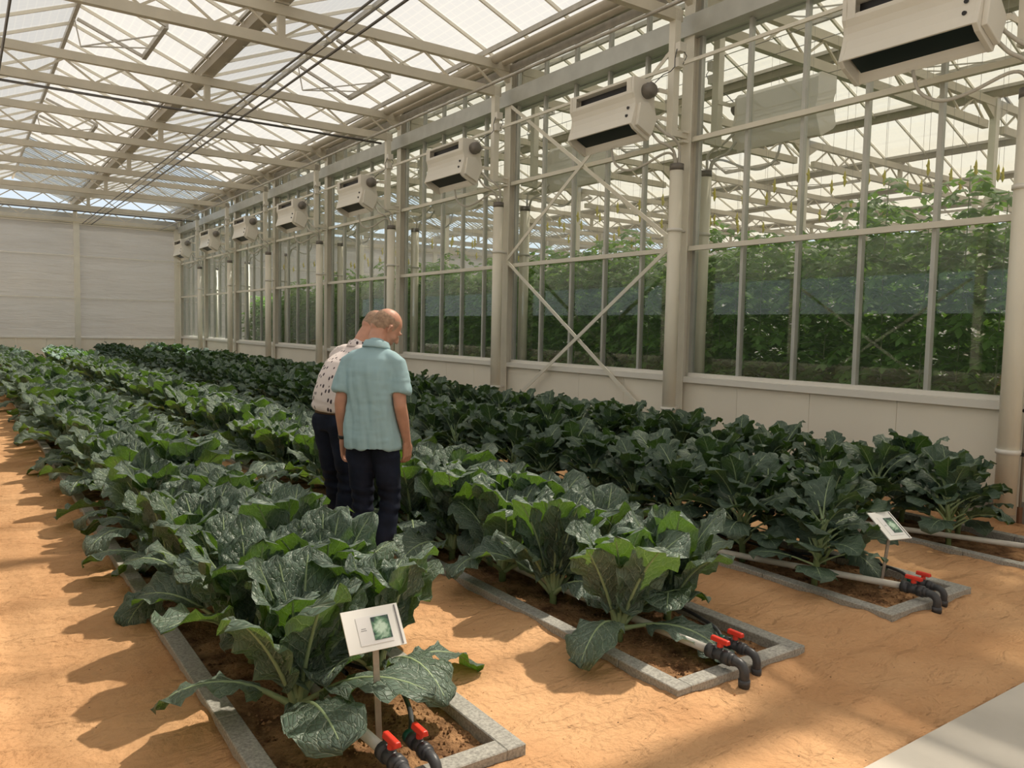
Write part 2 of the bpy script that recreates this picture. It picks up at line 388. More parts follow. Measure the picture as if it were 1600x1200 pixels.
# crumbs of soil lying on the sand
def scatter(name, n, region, rmin, rmax, m, seed, hf, label, cat):
    rnd = random.Random(seed); mb = MB()
    for _ in range(n):
        x, y = region(rnd); r = rnd.uniform(rmin, rmax) * rnd.uniform(.5, 1)
        z = hf(x, y) + r * .25
        vs = [(x + dx * r * rnd.uniform(.7, 1.2), y + dy * r * rnd.uniform(.7, 1.2), z + dz * r * rnd.uniform(.6, 1)) for dx, dy, dz in ((1,0,0),(0,1,0),(-1,0,0),(0,-1,0),(0,0,1),(0,0,-.8))]
        mb.add(vs, [(0,1,4),(1,2,4),(2,3,4),(3,0,4),(1,0,5),(2,1,5),(3,2,5),(0,3,5)])
    o = part(name, mb, m, None, False)
    return tag(o, label, cat, kind='stuff')

def soil_h(x, y):
    return .010 + .016 * fbm(x * 5, y * 5, 11, 4) + .010 * fbm(x * 17, y * 17, 5, 3)

# ------------------------------------------------------------------ planting beds
bed_names = ['leftmost', 'second from left', 'third from left', 'rightmost']
for bi, (a, b) in enumerate(BEDS):
    e = empty('planting_bed', ((a + b) / 2, BY0, 0))
    tag(e, 'long concrete-edged planting bed, %s of the four side by side' % bed_names[bi], 'planting bed', 'planting beds in the sand')
    kw, zt = .085, .062
    hw = (b - a) / 2; Lb = BY1 - BY0
    for nm, bx in (('kerb', (-hw, -hw + kw, 0, Lb)), ('kerb', (hw - kw, hw, 0, Lb)), ('kerb', (-hw + kw, hw - kw, 0, kw)), ('kerb', (-hw + kw, hw - kw, Lb - kw, Lb))):
        mb = MB(); x0, x1, y0, y1 = bx
        if y1 - y0 > 2:                                 # kerb stones laid end to end with hairline joints
            y = y0; off = random.Random(bi).uniform(.3, .9)
            yy = y0 + off
            while y < y1:
                ye = min(yy, y1); mb.box(x0, x1, y, ye - .004, -.08, zt); y = ye; yy = ye + 1.0
        else: mb.box(x0, x1, y0, y1, -.08, zt)
        k = part(nm, mb, M['concrete'], e)
        bv = k.modifiers.new('b', 'BEVEL'); bv.width = .004; bv.segments = 1
    ysn = list(np.arange(0, 4.2, .03)) + list(np.arange(4.2, Lb, .35)) + [Lb]
    xsn = list(np.linspace(-hw + kw, hw - kw, 26))
    cx = (a + b) / 2
    so = part('soil', grid_mesh(xsn, ysn, lambda x, y: soil_h(x + cx, y + BY0), 's'), M['soil'], e, True)
def region_soil(r):
    a, b = r.choice(BEDS[:3]); return r.uniform(a + .09, b - .09), BY0 + .1 + abs(r.gauss(0, .9))
scatter('soil_crumbs', 4200, region_soil, .004, .013, M['soil'], 5, soil_h, 'brown soil crumbs strewn over the front of the beds', 'soil crumbs')
def region_sand(r):
    a, b = r.choice(BEDS[:3]); s = r.random()
    if s < .5: return r.uniform(a - .1, b + .25), BY0 - .03 - abs(r.gauss(0, .12))
    return b + .03 + abs(r.gauss(0, .06)), r.uniform(BY0, 6)
scatter('sand_crumbs', 1800, region_sand, .002, .008, M['sand'], 6, sand_h, 'orange sand crumbs scattered beside the kerbs', 'sand crumbs')

# ------------------------------------------------------------------ low walls, plinths, wall sheets
def wall_panels(name, x0, x1, label):
    mb = MB(); y = YF
    ys_ = sorted(set([YF] + [round(3.1 + .12 + k * .99, 3) for k in range(-9, 34)] + [YB]))
    ys_ = [q for q in ys_ if YF <= q <= YB]
    for p, q in zip(ys_[:-1], ys_[1:]): mb.box(x0, x1, p + .0025, q - .0025, .18, .98)
    mb.box(x0 + .01, x1 - .01, YF, YB, .18, .975)
    o = part(name, mb, M['panel']); return struct(o, label)
wall_panels('wall_right', XW - .09, XW + .03, 'cream insulated panel wall below the glass')
wall_panels('wall_left', XL - .03, XL + .09, 'cream insulated panel wall on the left side')
mb = MB(); mb.box(XW - .12, XW + .06, YF, YB, -.2, .18); struct(part('trim_plinth_right', mb, M['plinth']))
mb = MB(); mb.box(XL - .06, XL + .12, YF, YB, -.2, .18); struct(part('trim_plinth_left', mb, M['plinth']))

def sheet(name, p0, p1, z0, z1, label, m='curtain'):
    """upright white roll-up sheet from p0 to p1 with soft billows"""
    L = math.dist(p0, p1); nx = max(8, int(L / .12)); nz = max(6, int((z1 - z0) / .12))
    t = (Vector((*p1, 0)) - Vector((*p0, 0))).normalized(); n = Vector((-t.y, t.x, 0))
    mb = MB(); vs = []
    for j in range(nz + 1):
        for i in range(nx + 1):
            u, v = i / nx, j / nz
            d = .030 * math.sin(PI * v) * (fbm(u * L * .8 + v * 2.0, v * 4 - u * L * .5, 2, 3)) + .02 * math.sin(PI * v)
            p = Vector((*p0, 0)) + t * (u * L) + n * d
            vs.append((p.x, p.y, z0 + (z1 - z0) * v))
    fs = [(j*(nx+1)+i, j*(nx+1)+i+1, (j+1)*(nx+1)+i+1, (j+1)*(nx+1)+i) for j in range(nz) for i in range(nx)]
    mb.add(vs, fs)
    return part(name, mb, M[m], None, True)

def back_wall(x0, x1, nm, label):
    mb = MB()
    xx = x0
    while xx < x1 - .01:
        xe = min(xx + 1.0, x1); mb.box(xx + .003, xe - .003, YB, YB + .1, 0, .92); xx = xe
    w = part(nm, mb, M['panel']); struct(w, label)
    rails = [.94, 2.50, 4.15, 5.38]
    for z0, z1 in zip(rails[:-1], rails[1:]):
        s = sheet('sheet', (x0, YB + .03), (x1, YB + .03), z0, z1, ''); s.parent = w
    mb = MB(); mb.box(x0, x1, YB + .02, YB + .08, 5.38, 5.80); part('fascia', mb, M['curtain'], w)
    for z in rails:
        mb = MB(); mb.box(x0, x1, YB - .03, YB + .02, z - .025, z + .025); part('rail', mb, M['white'], w)
    mb = MB(); mb.box(x0, x1, YB - .06, YB + .04, 5.42, 5.50); part('rail', mb, M['paint'], w)
    return w
back_wall(XL, XW, 'wall_back', 'white sheeted back wall on a cream panel base')
back_wall(XW, XEND, 'wall_back_neighbour', 'white sheeted back wall seen through the glass')
for nm, p0, p1, lab in (('wall_front', (XL, YF), (XEND, YF), 'white sheeted front wall behind the viewpoint'),
                        ('wall_far_right', (XEND, YB), (XEND, YF), 'white far side wall of the neighbouring greenhouse')):
    w = sheet(nm, p0, p1, 0, 5.9, lab, 'thincurtain' if nm == 'wall_front' else 'curtain'); struct(w, lab)
# left side wall sheets above the panels
w = sheet('wall_left_sheet', (XL, YF), (XL, YB), 2.9, 5.9, '', 'thincurtain'); struct(w, 'white sheet above the left side wall')
mb = MB(); mb.box(XL - .005, XL + .005, YF, YB, 2.08, 2.95); struct(part('window_left', mb, M['glass']), 'glass strip in the left side wall')
mb = MB(); mb.box(XL - .004, XL + .004, YF, YB, .98, 2.10); struct(part('wall_left_reflection_dimmer', mb, mat('green_dimmer_sheet', (.05, .075, .045), .9)), 'dark green sheet added in the left side wall to dim its reflection')  # unseen dark sheet, added to weaken the bright reflection in the glass wall

# ------------------------------------------------------------------ upright wall posts, windows, beams
def glass_wall():
    bays = list(zip(ALLP[:-1], ALLP[1:]))
    for k, (ya, yb) in enumerate(bays):
        w = MB()
        # sill, bottom bead, rails
        w.box(XW - .15, XW + .03, ya + .09, yb - .09, .98, 1.055)
        w.box(XW - .06, XW + .03, ya + .09, yb - .09, 1.055, 1.10)
        root = part('window_%d' % (k + 1), w, M['white'])
        nth = k - 1
        where = ('in the %s bay of the glass wall from the front' % ORD[nth - 1]) if nth >= 1 else 'in the glass wall beside the viewpoint'
        struct(root, 'tall glazed bay with slim bars ' + where)
        r = MB(); r.box(XW - .13, XW - .07, ya + .05, yb - .05, 2.655, 2.715); part('rail', r, M['paint'], root)
        r = MB(); r.box(XW - .12, XW - .06, ya + .05, yb - .05, 4.02, 4.08); part('rail', r, M['paint'], root)
        g = MB(); g.box(XW - .003, XW + .003, ya + .09, yb - .09, 1.09, 5.32); g.box(XW - .003, XW + .003, ya + .09, yb - .09, 5.58, 6.08); part('pane', g, M['glass'], root)
        for j in range(0, 6):
            y = ya + .10 + j * (3.8 / 5.0)
            mm = MB(); mm.box(XW - .045, XW - .005, y - .022, y + .022, 1.09, 6.08); mm.box(XW + .005, XW + .03, y - .015, y + .015, 1.09, 6.08)
            part('mullion', mm, M['alu'], root)
glass_wall()

# steel posts in the glass wall
first = None
for i, y in enumerate([-.9] + POSTS):
    if first is None:
        e = empty('wall_post', (XW, y, 0)); first = e
        mb = MB()                                        # H profile
        mb.box(-.16, -.145, -.085, .085, 0, 6.1); mb.box(-.02, .0, -.085, .085, 0, 6.1); mb.box(-.145, -.02, -.008, .008, 0, 6.1)
        part('profile', mb, M['paint'], e)
        mb = MB(); mb.box(-.03, .05, .085, .125, 1.05, 6.05); part('edge_bar', mb, M['alu'], e)
        for z in (4.0, 4.12):
            mb = MB(); mb.box(-.26, -.16, -.06, .06, z, z + .03); part('bracket', mb, M['paint'], e)
    else: e = copy_tree(first, (XW, y, 0))
    nm = 'beside the viewpoint, before the' if i == 0 else ORD[i - 1]
    lab = 'cream steel post in the glass wall beside the viewpoint' if i == 0 else 'cream steel post of the glass wall, %s counted from the right edge' % ORD[i - 1]
    tag(e, lab, 'post', 'steel posts of the glass wall')

def back_posts():
    xs_ = [XL, 3.82, 7.6, 11.8, 15.8, 19.8, 23.8, 27.8]
    nm = ['in the left corner', 'in the middle between the two sheets', 'in the corner beside the glass wall', 'seen through the glass, first from the corner', 'seen through the glass, second from the corner',
          'seen through the glass, third from the corner', 'seen through the glass, fourth from the corner', 'seen through the glass, fifth from the corner']
    for x, n in zip(xs_, nm):
        mb = MB(); mb.box(-.10 if x != 7.6 else -.20, .10, -.13, -.02, 0, 5.45); mb.box(-.04, .04, -.06, -.02, 5.45, 5.95)
        o = part('wall_post', mb, M['paint']); o.location = (x, YB, 0)
        tag(o, 'cream steel post of the back wall, ' + n, 'post', 'steel posts of the back wall')
back_posts()
for i, y in enumerate([-.9] + POSTS):
    mb = MB(); mb.box(.09, .22, -.08, .08, 0, 6.0); o = part('wall_post', mb, M['paint']); o.location = (XL, y, 0)
    tag(o, 'cream steel post of the left side wall, %s from the front' % ORD[i], 'post', 'steel posts of the left wall')

# diagonal wind braces
def brace(x, y0, z0, y1, z1, side, lab, up=False):
    e = empty('cross_brace', (x, (y0 + y1) / 2, 0)); tag(e, lab, 'brace')
    yc = (y0 + y1) / 2
    for s in (1, -1):
        mb = MB(); dx = .012 * s
        mb.bar((dx, (y0 - yc) * s, z0), (dx, (y1 - yc) * s, z1), .055, .012, 0, (1, 0, 0)); part('diagonal', mb, M['paint'], e)
brace(XW - .20, 7.22, .25, 10.98, 2.74, 1, 'cream diagonal cross brace in front of the second window bay')
brace(XW - .19, 7.22, 2.78, 10.98, 5.3, 1, 'upper cream cross brace above the lower cross, behind the air units')
brace(XL + .24, 7.22, .25, 10.98, 2.74, 1, 'cream cross brace on the left side wall, mirrored in the glass')

# the long C beam along the glass wall, rails and pipes
mb = MB(); mb.box(-.20, -.185, YF, YB, 5.32, 5.57); mb.box(-.185, -.08, YF, YB, 5.32, 5.335); mb.box(-.185, -.08, YF, YB, 5.555, 5.57); mb.box(-.08, .07, YF, YB, 5.33, 5.36); mb.box(-.06, -.045, YF, YB, 5.36, 5.56)
mb.box(-.185, -.17, YF, YB, 5.40, 5.42)
o = part('wall_beam', mb, M['alu']); o.location.x = XW; tag(o, 'long grey steel beam running along the top of the glass wall', 'beam')
mb = MB(); mb.box(.10, .20, YF, YB, 5.32, 5.56)
o = part('wall_beam', mb, M['alu']); o.location.x = XW; tag(o, 'long steel beam along the far side of the glass wall', 'beam')

# rolled screens and valley gutter (own object per gutter line)
def gutter(x, label, n):
    e = empty('valley_gutter', (x, 0, 0)); tag(e, label, 'gutter', 'valley gutters')
    mb = MB(); mb.extrude([(-.13, ZG + .02), (-.08, ZG - .09), (.08, ZG - .09), (.13, ZG + .02), (.115, ZG + .02), (.07, ZG - .075), (-.07, ZG - .075), (-.115, ZG + .02)], YF, YB)
    part('channel', mb, M['gutter'], e)
    mb = MB(); mb.box(-.20, -.155, YF, YB, ZG + .0, ZG + .06); part('edge_rail', mb, M['galv'], e)
    mb = MB(); mb.box(.155, .20, YF, YB, ZG + .0, ZG + .06); part('edge_rail', mb, M['galv'], e)
gut_x = [3.75, 7.75, 11.75, 15.75, 19.75, 23.75, 27.75, XL, XEND]
gl_ = ['valley gutter under the middle of the roof', 'valley gutter above the glass wall', 'first valley gutter seen beyond the glass wall', 'second valley gutter seen beyond the glass wall',
       'third valley gutter seen beyond the glass wall', 'fourth valley gutter seen beyond the glass wall', 'fifth valley gutter seen beyond the glass wall', 'eaves gutter above the left side wall', 'eaves gutter above the farthest side wall']
for x, l in zip(gut_x, gl_): gutter(x, l, 0)
def screen_roll(x, z, r, lab):
    mb = MB(); mb.tube([(x, YF, z), (x, YB, z)], r, 12); o = part('screen_roll', mb, M['gutter'], None, True); tag(o, lab, 'screen roll', 'rolled screens beside the glass wall')
screen_roll(7.28, 6.02, .075, 'tan rolled shade screen along the roof edge, outermost from the glass')
screen_roll(7.47, 6.00, .05, 'tan rolled shade screen along the roof edge, nearest the glass')
mb = MB(); mb.box(7.10, 7.14, YF, YB, 6.06, 6.14); mb.box(7.58, 7.60, YF, YB, 5.86, 5.98)
o = part('screen_rail', mb, M['galv']); tag(o, 'grey metal rail pair running beside the rolled screens', 'rail')

# hanging rail with electric boxes, long pipes
mb = MB(); mb.box(7.36, 7.39, YF, YB, 4.90, 4.94); o = part('service_rail', mb, M['paint']); tag(o, 'thin cream rail running along behind the air units', 'rail')
def long_pipe(x, z, r, lab, m='darksteel'):
    mb = MB(); mb.tube([(x, YF + .05, z), (x, YB - .1, z)], r, 8); o = part('steel_pipe', mb, M[m], None, True); tag(o, lab, 'pipe', 'pipes slung under the roof trusses')
long_pipe(4.02, 5.40, .016, 'dark steel pipe under the roof, leftmost of the three together')
long_pipe(4.18, 5.41, .008, 'thin dark cable pipe under the roof, middle of the three together')
long_pipe(4.34, 5.40, .018, 'dark steel pipe under the roof, rightmost of the three together')
long_pipe(6.84, 5.40, .024, 'steel pipe hung under the truss ends close to the glass wall', 'galv')
long_pipe(0.58, 5.40, .018, 'dark steel pipe under the roof near the left wall')

# ------------------------------------------------------------------ roof trusses
def truss_proto(L=8.0):
    e = empty('roof_truss', (0, 0, 0))
    zb, zt = 5.52, 5.95
    mb = MB(); mb.box(-L/2 + .1, L/2 - .1, -.05, .05, zt - .07, zt + .07); part('top_chord', mb, M['truss'], e)
    mb = MB(); mb.box(-L/2 + .3, L/2 - .33, -.05, .05, zb - .07, zb + .07); part('bottom_chord', mb, M['truss'], e)
    mb = MB(); n = 8; w = (L - .8) / n
    for i in range(n):
        x0 = -L/2 + .4 + i * w; xm = x0 + w / 2
        mb.bar((x0, 0, zb + .06), (xm, 0, zt - .06), .03, .03, 0, (0, 1, 0)); mb.bar((xm, 0, zt - .06), (x0 + w, 0, zb + .06), .03, .03, 0, (0, 1, 0))
    part('web_bars', mb, M['truss'], e)
    mb = MB(); mb.box(-.05, .05, -.04, .04, zb + .07, ZG - .09); mb.box(-.1, .1, -.06, .06, ZG - .12, ZG - .09); part('gutter_stub', mb, M['truss'], e)
    for s in (-1, 1):
        mb = MB(); mb.extrude([(s * (L/2 - .1), zt - .07), (s * (L/2 - .45), zt - .07), (s * (L/2 - .1), zt - .28)][::s], -.04, .04); part('end_plate', mb, M['truss'], e)
    return e
tp = None
for si, xc in enumerate([3.75, 11.75, 19.75, 27.75]):
    for i, y in enumerate([-.9] + POSTS):
        if tp is None: tp = truss_proto(); e = tp; e.location = (xc, y, 0)
        else: e = copy_tree(tp, (xc, y, 0))
        if si == 0:
            lab = 'cream lattice roof truss overhead, %s from the front over the vegetable beds' % ORD[i]
            tag(e, lab, 'truss', 'roof trusses over the vegetable beds')
        else:
            lab = 'cream lattice roof truss beyond the glass wall, %s span away, %s from the front' % (ORD[si - 1], ORD[i])
            tag(e, lab, 'truss', 'roof trusses beyond the glass wall')
for i, y in enumerate(POSTS):
    if i not in (3, 7): continue
    mb = MB(); yy = y + .02
    mb.tube([(.2, 0, 5.38), (7.2, 0, 5.38)], .022, 8)
    o = part('heating_pipe', mb, M['darksteel'], None, True); o.location = (0, yy, 0)
    tag(o, 'dark steel pipe strapped under the %s roof truss from the front' % ORD[i + 1], 'pipe', 'pipes strapped under the trusses')
# columns standing in the neighbouring house
cp = None
for si, x in enumerate([15.75, 23.75]):
    for i, y in enumerate(POSTS[:8]):
        if cp is None:
            mb = MB(); mb.box(-.07, .07, -.06, .06, 0, 6.1); mb.box(-.09, .09, -.08, .08, 0, .02); cp = part('steel_column', mb, M['paint']); o = cp
        else: o = copy_tree(cp)
        o.location = (x, y, 0)
        tag(o, 'slim steel column beyond the glass, %s line away, %s from the front' % (ORD[si], ORD[i]), 'column', 'columns in the neighbouring house')

# ------------------------------------------------------------------ roof
def roof(n, xr, label):
    x0, x1 = xr - 2.0, xr + 2.0
    film = M['film'] if xr < 8 else M['film2']
    yc = 27.2                                            # behind this the sunward slope is bare glass
    mb = MB()
    mb.add([(x0 + .1, YF, ZG + .04), (x0 + .1, YB, ZG + .04), (xr, YB, ZR), (xr, YF, ZR)], [(0, 1, 2, 3)])
    mb.add([(xr, YF, ZR), (xr, yc, ZR), (x1 - .1, yc, ZG + .04), (x1 - .1, YF, ZG + .04)], [(0, 1, 2, 3)])
    root = part('ceiling_%d' % n, mb, film); struct(root, label)
    mb = MB(); mb.add([(xr, yc, ZR), (xr, YB, ZR), (x1 - .1, YB, ZG + .04), (x1 - .1, yc, ZG + .04)], [(0, 1, 2, 3)])
    part('clear_panel', mb, M['roofglass'], root)
    mb = MB(); mb.add([(x0 + .1, YB, ZG), (x1 - .1, YB, ZG), (xr, YB, ZR)], [(0, 1, 2)]); mb.box(x0 + .1, x1 - .1, YB - .01, YB, 5.80, ZG)
    part('gable_glass', mb, M['roofglass'], root)
    mb = MB(); mb.box(xr - .03, xr + .03, YF, YB, ZR - .09, ZR - .01); part('ridge_bar', mb, M['galv'], root)
    # sloping glazing bars, one pair a metre
    y = 3.24 - 8; first = None
    while y < YB:
        if first is None:
            mb = MB()
            mb.bar((x0 + .13, 0, ZG - .005), (xr, 0, ZR - .035), .032, .05); mb.bar((xr, 0, ZR - .035), (x1 - .13, 0, ZG - .005), .032, .05)
            first = part('glazing_bar', mb, M['paint'], root); first.location.y = y
        else:
            c = first.copy(); COL.objects.link(c); c.location.y = y
        y += 1.01
    # close-set bars over the bare glass at the far end
    mb = MB(); y = yc
    while y < YB:
        mb.bar((xr + .02, y, ZR - .02), (x1 - .13, y, ZG + .02), .025, .03); y += .25
    part('far_bars', mb, M['alu'], root)
    # ventilation flaps
    for j, yv in enumerate((6.1, 14.1, 22.1)):
        f = MB(); xm = xr + 1.12; zm = ZR - 1.12 * (ZR - ZG) / 2.0
        f.bar((xr + .05, yv, ZR - .09), (xm, yv, zm - .07), .05, .05); f.bar((xr + .05, yv + 1.9, ZR - .09), (xm, yv + 1.9, zm - .07), .05, .05)
        f.bar((xm, yv, zm - .07), (xm, yv + 1.9, zm - .07), .07, .09)
        ff = part('vent_frame', f, M['darksteel'] if False else M['galv'], root)
        g = MB(); g.bar((xr + .1, yv + 1.9, ZR - .55), (xm, yv + 1.2, zm - .1), .02, .02); g.bar((xr + .1, yv + 1.9, ZR - .55), (xm, yv + .4, zm - .1), .02, .02); g.bar((xr + .1, yv + 1.9, ZR - .55), (xr, yv + 1.9, ZR - .05), .02, .02)
        part('push_rod', g, M['galv'], ff)
for n, xr in enumerate([1.75, 5.75, 9.75, 13.75, 17.75, 21.75, 25.75, 29.75]):
    roof(n + 1, xr, ('white shaded glass roof ridge over the beds, %s' % ('left' if n == 0 else 'right')) if n < 2 else 'white shaded roof ridge beyond the glass wall')

# ------------------------------------------------------------------ air coolers on hanging posts
def cooler_proto():
    e = empty('air_cooler', (0, 0, 0))
    y0, y1 = .13, 1.36                                    # length, from the hanging post away
    prof = [(-.95, 4.72), (-.95, 4.685), (-.84, 4.68), (-.84, 4.575), (-.95, 4.57), (-.95, 4.53), (-.925, 4.47), (-.915, 4.41), (-.925, 4.34), (-.95, 4.25), (-.985, 4.155),
            (-.965, 4.15), (-.90, 4.25), (-.72, 4.16), (-.70, 4.03), (-.685, 3.995), (-.67, 4.00), (-.555, 4.27), (-.60, 4.44), (-.60, 4.66), (-.66, 4.72)]
    mb = MB(); mb.extrude(prof[::-1], y0 + .04, y1 - .04); h = part('housing', mb, M['cooler'], e); b = h.modifiers.new('b', 'BEVEL'); b.width = .006; b.segments = 2; b.limit_method = 'ANGLE'
    cap = [(-.955, 4.725), (-.955, 4.53), (-.925, 4.47), (-.918, 4.41), (-.93, 4.34), (-.955, 4.25), (-.985, 4.155), (-.93, 4.10), (-.70, 3.985), (-.675, 3.99), (-.55, 4.27), (-.595, 4.44), (-.595, 4.665), (-.655, 4.725)]
    for a, b_ in ((y0, y0 + .045), (y1 - .045, y1)):
        mb = MB(); mb.extrude(cap[::-1], a, b_); c = part('end_cap', mb, M['cooler'], e); b = c.modifiers.new('b', 'BEVEL'); b.width = .006; b.segments = 2; b.limit_method = 'ANGLE'
    mb = MB(); mb.extrude([(-.88, 4.41), (-.74, 4.43), (-.58, 4.27), (-.685, 4.03), (-.92, 4.14)][::-1], y0 - .05, y0); c = part('pipe_cover', mb, M['cooler'], e)
    b = c.modifiers.new('b', 'BEVEL'); b.width = .008; b.segments = 2
    mb = MB()                                             # finned coil deep in the outlet
    mb.bar((-.955, (y0 + y1) / 2, 4.17), (-.73, (y0 + y1) / 2, 4.06), y1 - y0 - .14, .004, 0)
    c = part('coil', mb, M['coil'], e); c.location = (.02, 0, .035)
    mb = MB(); mb.box(-.86, -.845, y0 + .12, y1 - .12, 4.58, 4.675); part('intake_shade_strip', mb, M['black'], e)  # black strip, paints the shade inside the hollow intake slot
    mb = MB(); mb.box(-.952, -.944, y0 + .05, y0 + .13, 4.53, 4.72); mb.box(-.952, -.944, y1 - .13, y1 - .05, 4.53, 4.72); part('intake_frame', mb, M['cooler'], e)
    mb = MB(); ym = y0 + .0; c = (-.735, 4.575)
    mb.tube([(c[0], ym, c[1]), (c[0], ym - .05, c[1]), (c[0], ym - .10, c[1]), (c[0], ym - .13, c[1])], [.095, .095, .088, .06], 20)
    for q in range(8):
        a = q * PI / 4; mb.bar((c[0] + .05 * math.cos(a), ym - .115, c[1] + .05 * math.sin(a)), (c[0] + .092 * math.cos(a), ym - .06, c[1] + .092 * math.sin(a)), .012, .03)
    part('motor', mb, M['motor'], e, True)
    for z, x in ((4.37, -.925), (4.27, -.947)):
        mb = MB(); mb.tube([(x + .01, y0 + .12, z), (x - .012, y0 + .12, z - .004)], .018, 12); part('cable_gland', mb, M['black'], e)
    return e
def hanger_proto():
    e = empty('hanging_post', (0, 0, 0))
    mb = MB(); mb.box(-.46, -.36, -.05, .05, 4.05, 5.62); part('post', mb, M['paint'], e)
    for z in (4.27, 4.60):
        mb = MB(); mb.box(-.60, -.36, .05, .065, z - .025, z + .025); mb.box(-.60, -.585, .065, .16, z - .025, z + .025); part('bracket', mb, M['paint'], e)
    mb = MB(); mb.box(-.36, -.16, -.03, .03, 4.06, 4.13); part('wall_arm', mb, M['paint'], e)
    for dy, z in ((-.09, 5.10), (-.07, 4.92)):
        mb = MB(); mb.box(-.47, -.36, dy - .06, dy + .02, z - .05, z + .06); part('junction_box', mb, M['cooler'], e)
    mb = MB()
    mb.tube([(-.47, -.10, 5.08), (-.53, -.13, 4.95), (-.50, -.10, 4.86), (-.55, -.08, 4.80), (-.62, -.03, 4.76), (-.70, .03, 4.66)], .006, 6)
    mb.tube([(-.42, -.13, 5.1), (-.36, -.16, 5.0), (-.40, -.14, 4.9)], .005, 6); part('cable', mb, M['black'], e)
    for k, z in enumerate((5.50, 5.56)):
        mb = MB(); mb.tube([(-.47, -.02 + .04 * 0, z), (-.455, -.02, z)], .008, 8); part('bolt', mb, M['darksteel'], e)
    return e
def duct_proto():
    e = empty('riser_pipe', (0, 0, 0))
    mb = MB(); mb.tube([(-.33, -.03, .10), (-.33, -.03, 3.66)], .085, 20); part('pipe', mb, M['pipe_cream'], e, True)
    mb = MB(); mb.tube([(-.33, -.03, 3.64), (-.33, -.03, 3.72)], .088, 20); part('cap', mb, M['motor'], e, True)
    for z in (.64, 2.9):
        mb = MB(); mb.tube([(-.33, -.03, z - .02), (-.33, -.03, z + .02)], .098, 20); mb.box(-.26, -.15, -.05, -.01, z - .015, z + .015); part('clamp', mb, M['white'], e, True)
    return e
def hoses_proto():
    e = empty('cooler_hoses', (0, 0, 0))
    for pts, r in (([(-.62, .16, 4.12), (-.58, .05, 3.98), (-.50, -.02, 3.93), (-.40, -.04, 3.86), (-.34, -.03, 3.70)], .018),
                   ([(-.60, .18, 4.25), (-.50, .02, 4.08), (-.42, -.05, 4.02), (-.33, -.06, 3.92), (-.31, -.04, 3.70)], .018),
                   ([(-.69, .80, 4.0), (-.67, .74, 3.80), (-.60, .58, 3.70), (-.52, .38, 3.74), (-.42, .12, 3.86), (-.36, .02, 3.84), (-.345, -.02, 3.70)], .016)):
        P = [Vector(p) for p in pts]; out = []
        for i in range(len(P) - 1):                       # Catmull-Rom
            p0, p1, p2, p3 = P[max(i-1, 0)], P[i], P[i+1], P[min(i+2, len(P)-1)]
            for t in (0, .25, .5, .75):
                out.append(.5 * ((2*p1) + (p2-p0)*t + (2*p0-5*p1+4*p2-p3)*t*t + (3*p1-p0-3*p2+p3)*t**3))
        out.append(P[-1]); mb = MB(); mb.tube(out, r, 8); part('hose', mb, M['hose'], e, True)
    return e
cools = cooler_proto(); hangs = hanger_proto(); ducts = duct_proto(); hoses = hoses_proto()
used = set()
for side in (0, 1):
    for i, y in enumerate(POSTS[:8]):
        def put(proto, lab, cat, grp):
            if proto.name in used: o = copy_tree(proto)
            else: o = proto; used.add(proto.name)
            o.location = (XW - (.07 if side and proto is ducts else 0), y, 0); o.rotation_euler.z = 0 if side == 0 else PI
            tag(o, lab, cat, grp); return o
        if side == 0:
            n = ORD[i]; far = {0: 'nearest, cut by the top edge', 7: 'farthest, near the back corner'}.get(i, '%s from the front' % n)
            put(cools, 'cream fan coil air cooler hung before the glass wall, ' + far, 'air cooler', 'air coolers along the glass wall')
            put(hangs, 'cream hanging post with cables carrying the %s air cooler from the front' % n, 'hanging post', 'hanging posts along the glass wall')
            put(ducts, 'round cream riser pipe beside the %s wall post from the right edge' % n, 'riser pipe', 'riser pipes along the glass wall')
            put(hoses, 'pale hoses looping from the %s air cooler to its riser pipe' % n, 'hose', 'hoses of the air coolers')
        else:
            n = ORD[i]
            put(cools, 'pale air cooler seen from behind through the glass, %s from the front' % n, 'air cooler', 'air coolers beyond the glass')
            put(hangs, 'hanging post seen through the glass, %s from the front' % n, 'hanging post', 'hanging posts beyond the glass')
            put(ducts, 'round riser pipe seen through the glass, %s from the front' % n, 'riser pipe', 'riser pipes beyond the glass')
            put(hoses, 'pale hoses seen through the glass below the %s far-side air cooler' % n, 'hose', 'hoses beyond the glass')
# thin conduit with clips beside the nearest riser
e = empty('water_conduit', (7.50, 2.98, 0)); tag(e, 'thin steel conduit with black clips at the right edge beside the nearest riser pipe', 'conduit')
mb = MB(); mb.tube([(0, 0, .02), (0, 0, 2.2), (.02, .02, 3.6)], .013, 8); part('tube', mb, M['galv'], e, True)
for z in (.62, 1.0):
    mb = MB(); mb.tube([(0, 0, z - .015), (0, 0, z + .015)], .024, 10); mb.box(-.02, .0, .01, .09, z - .01, z + .01); part('clip', mb, M['black'], e)
mb = MB(); mb.tube([(0, 0, .02), (0, 0, .16)], .022, 10); part('foot_sleeve', mb, mat('rusty_sleeve', (.18, .09, .05), .7), e)

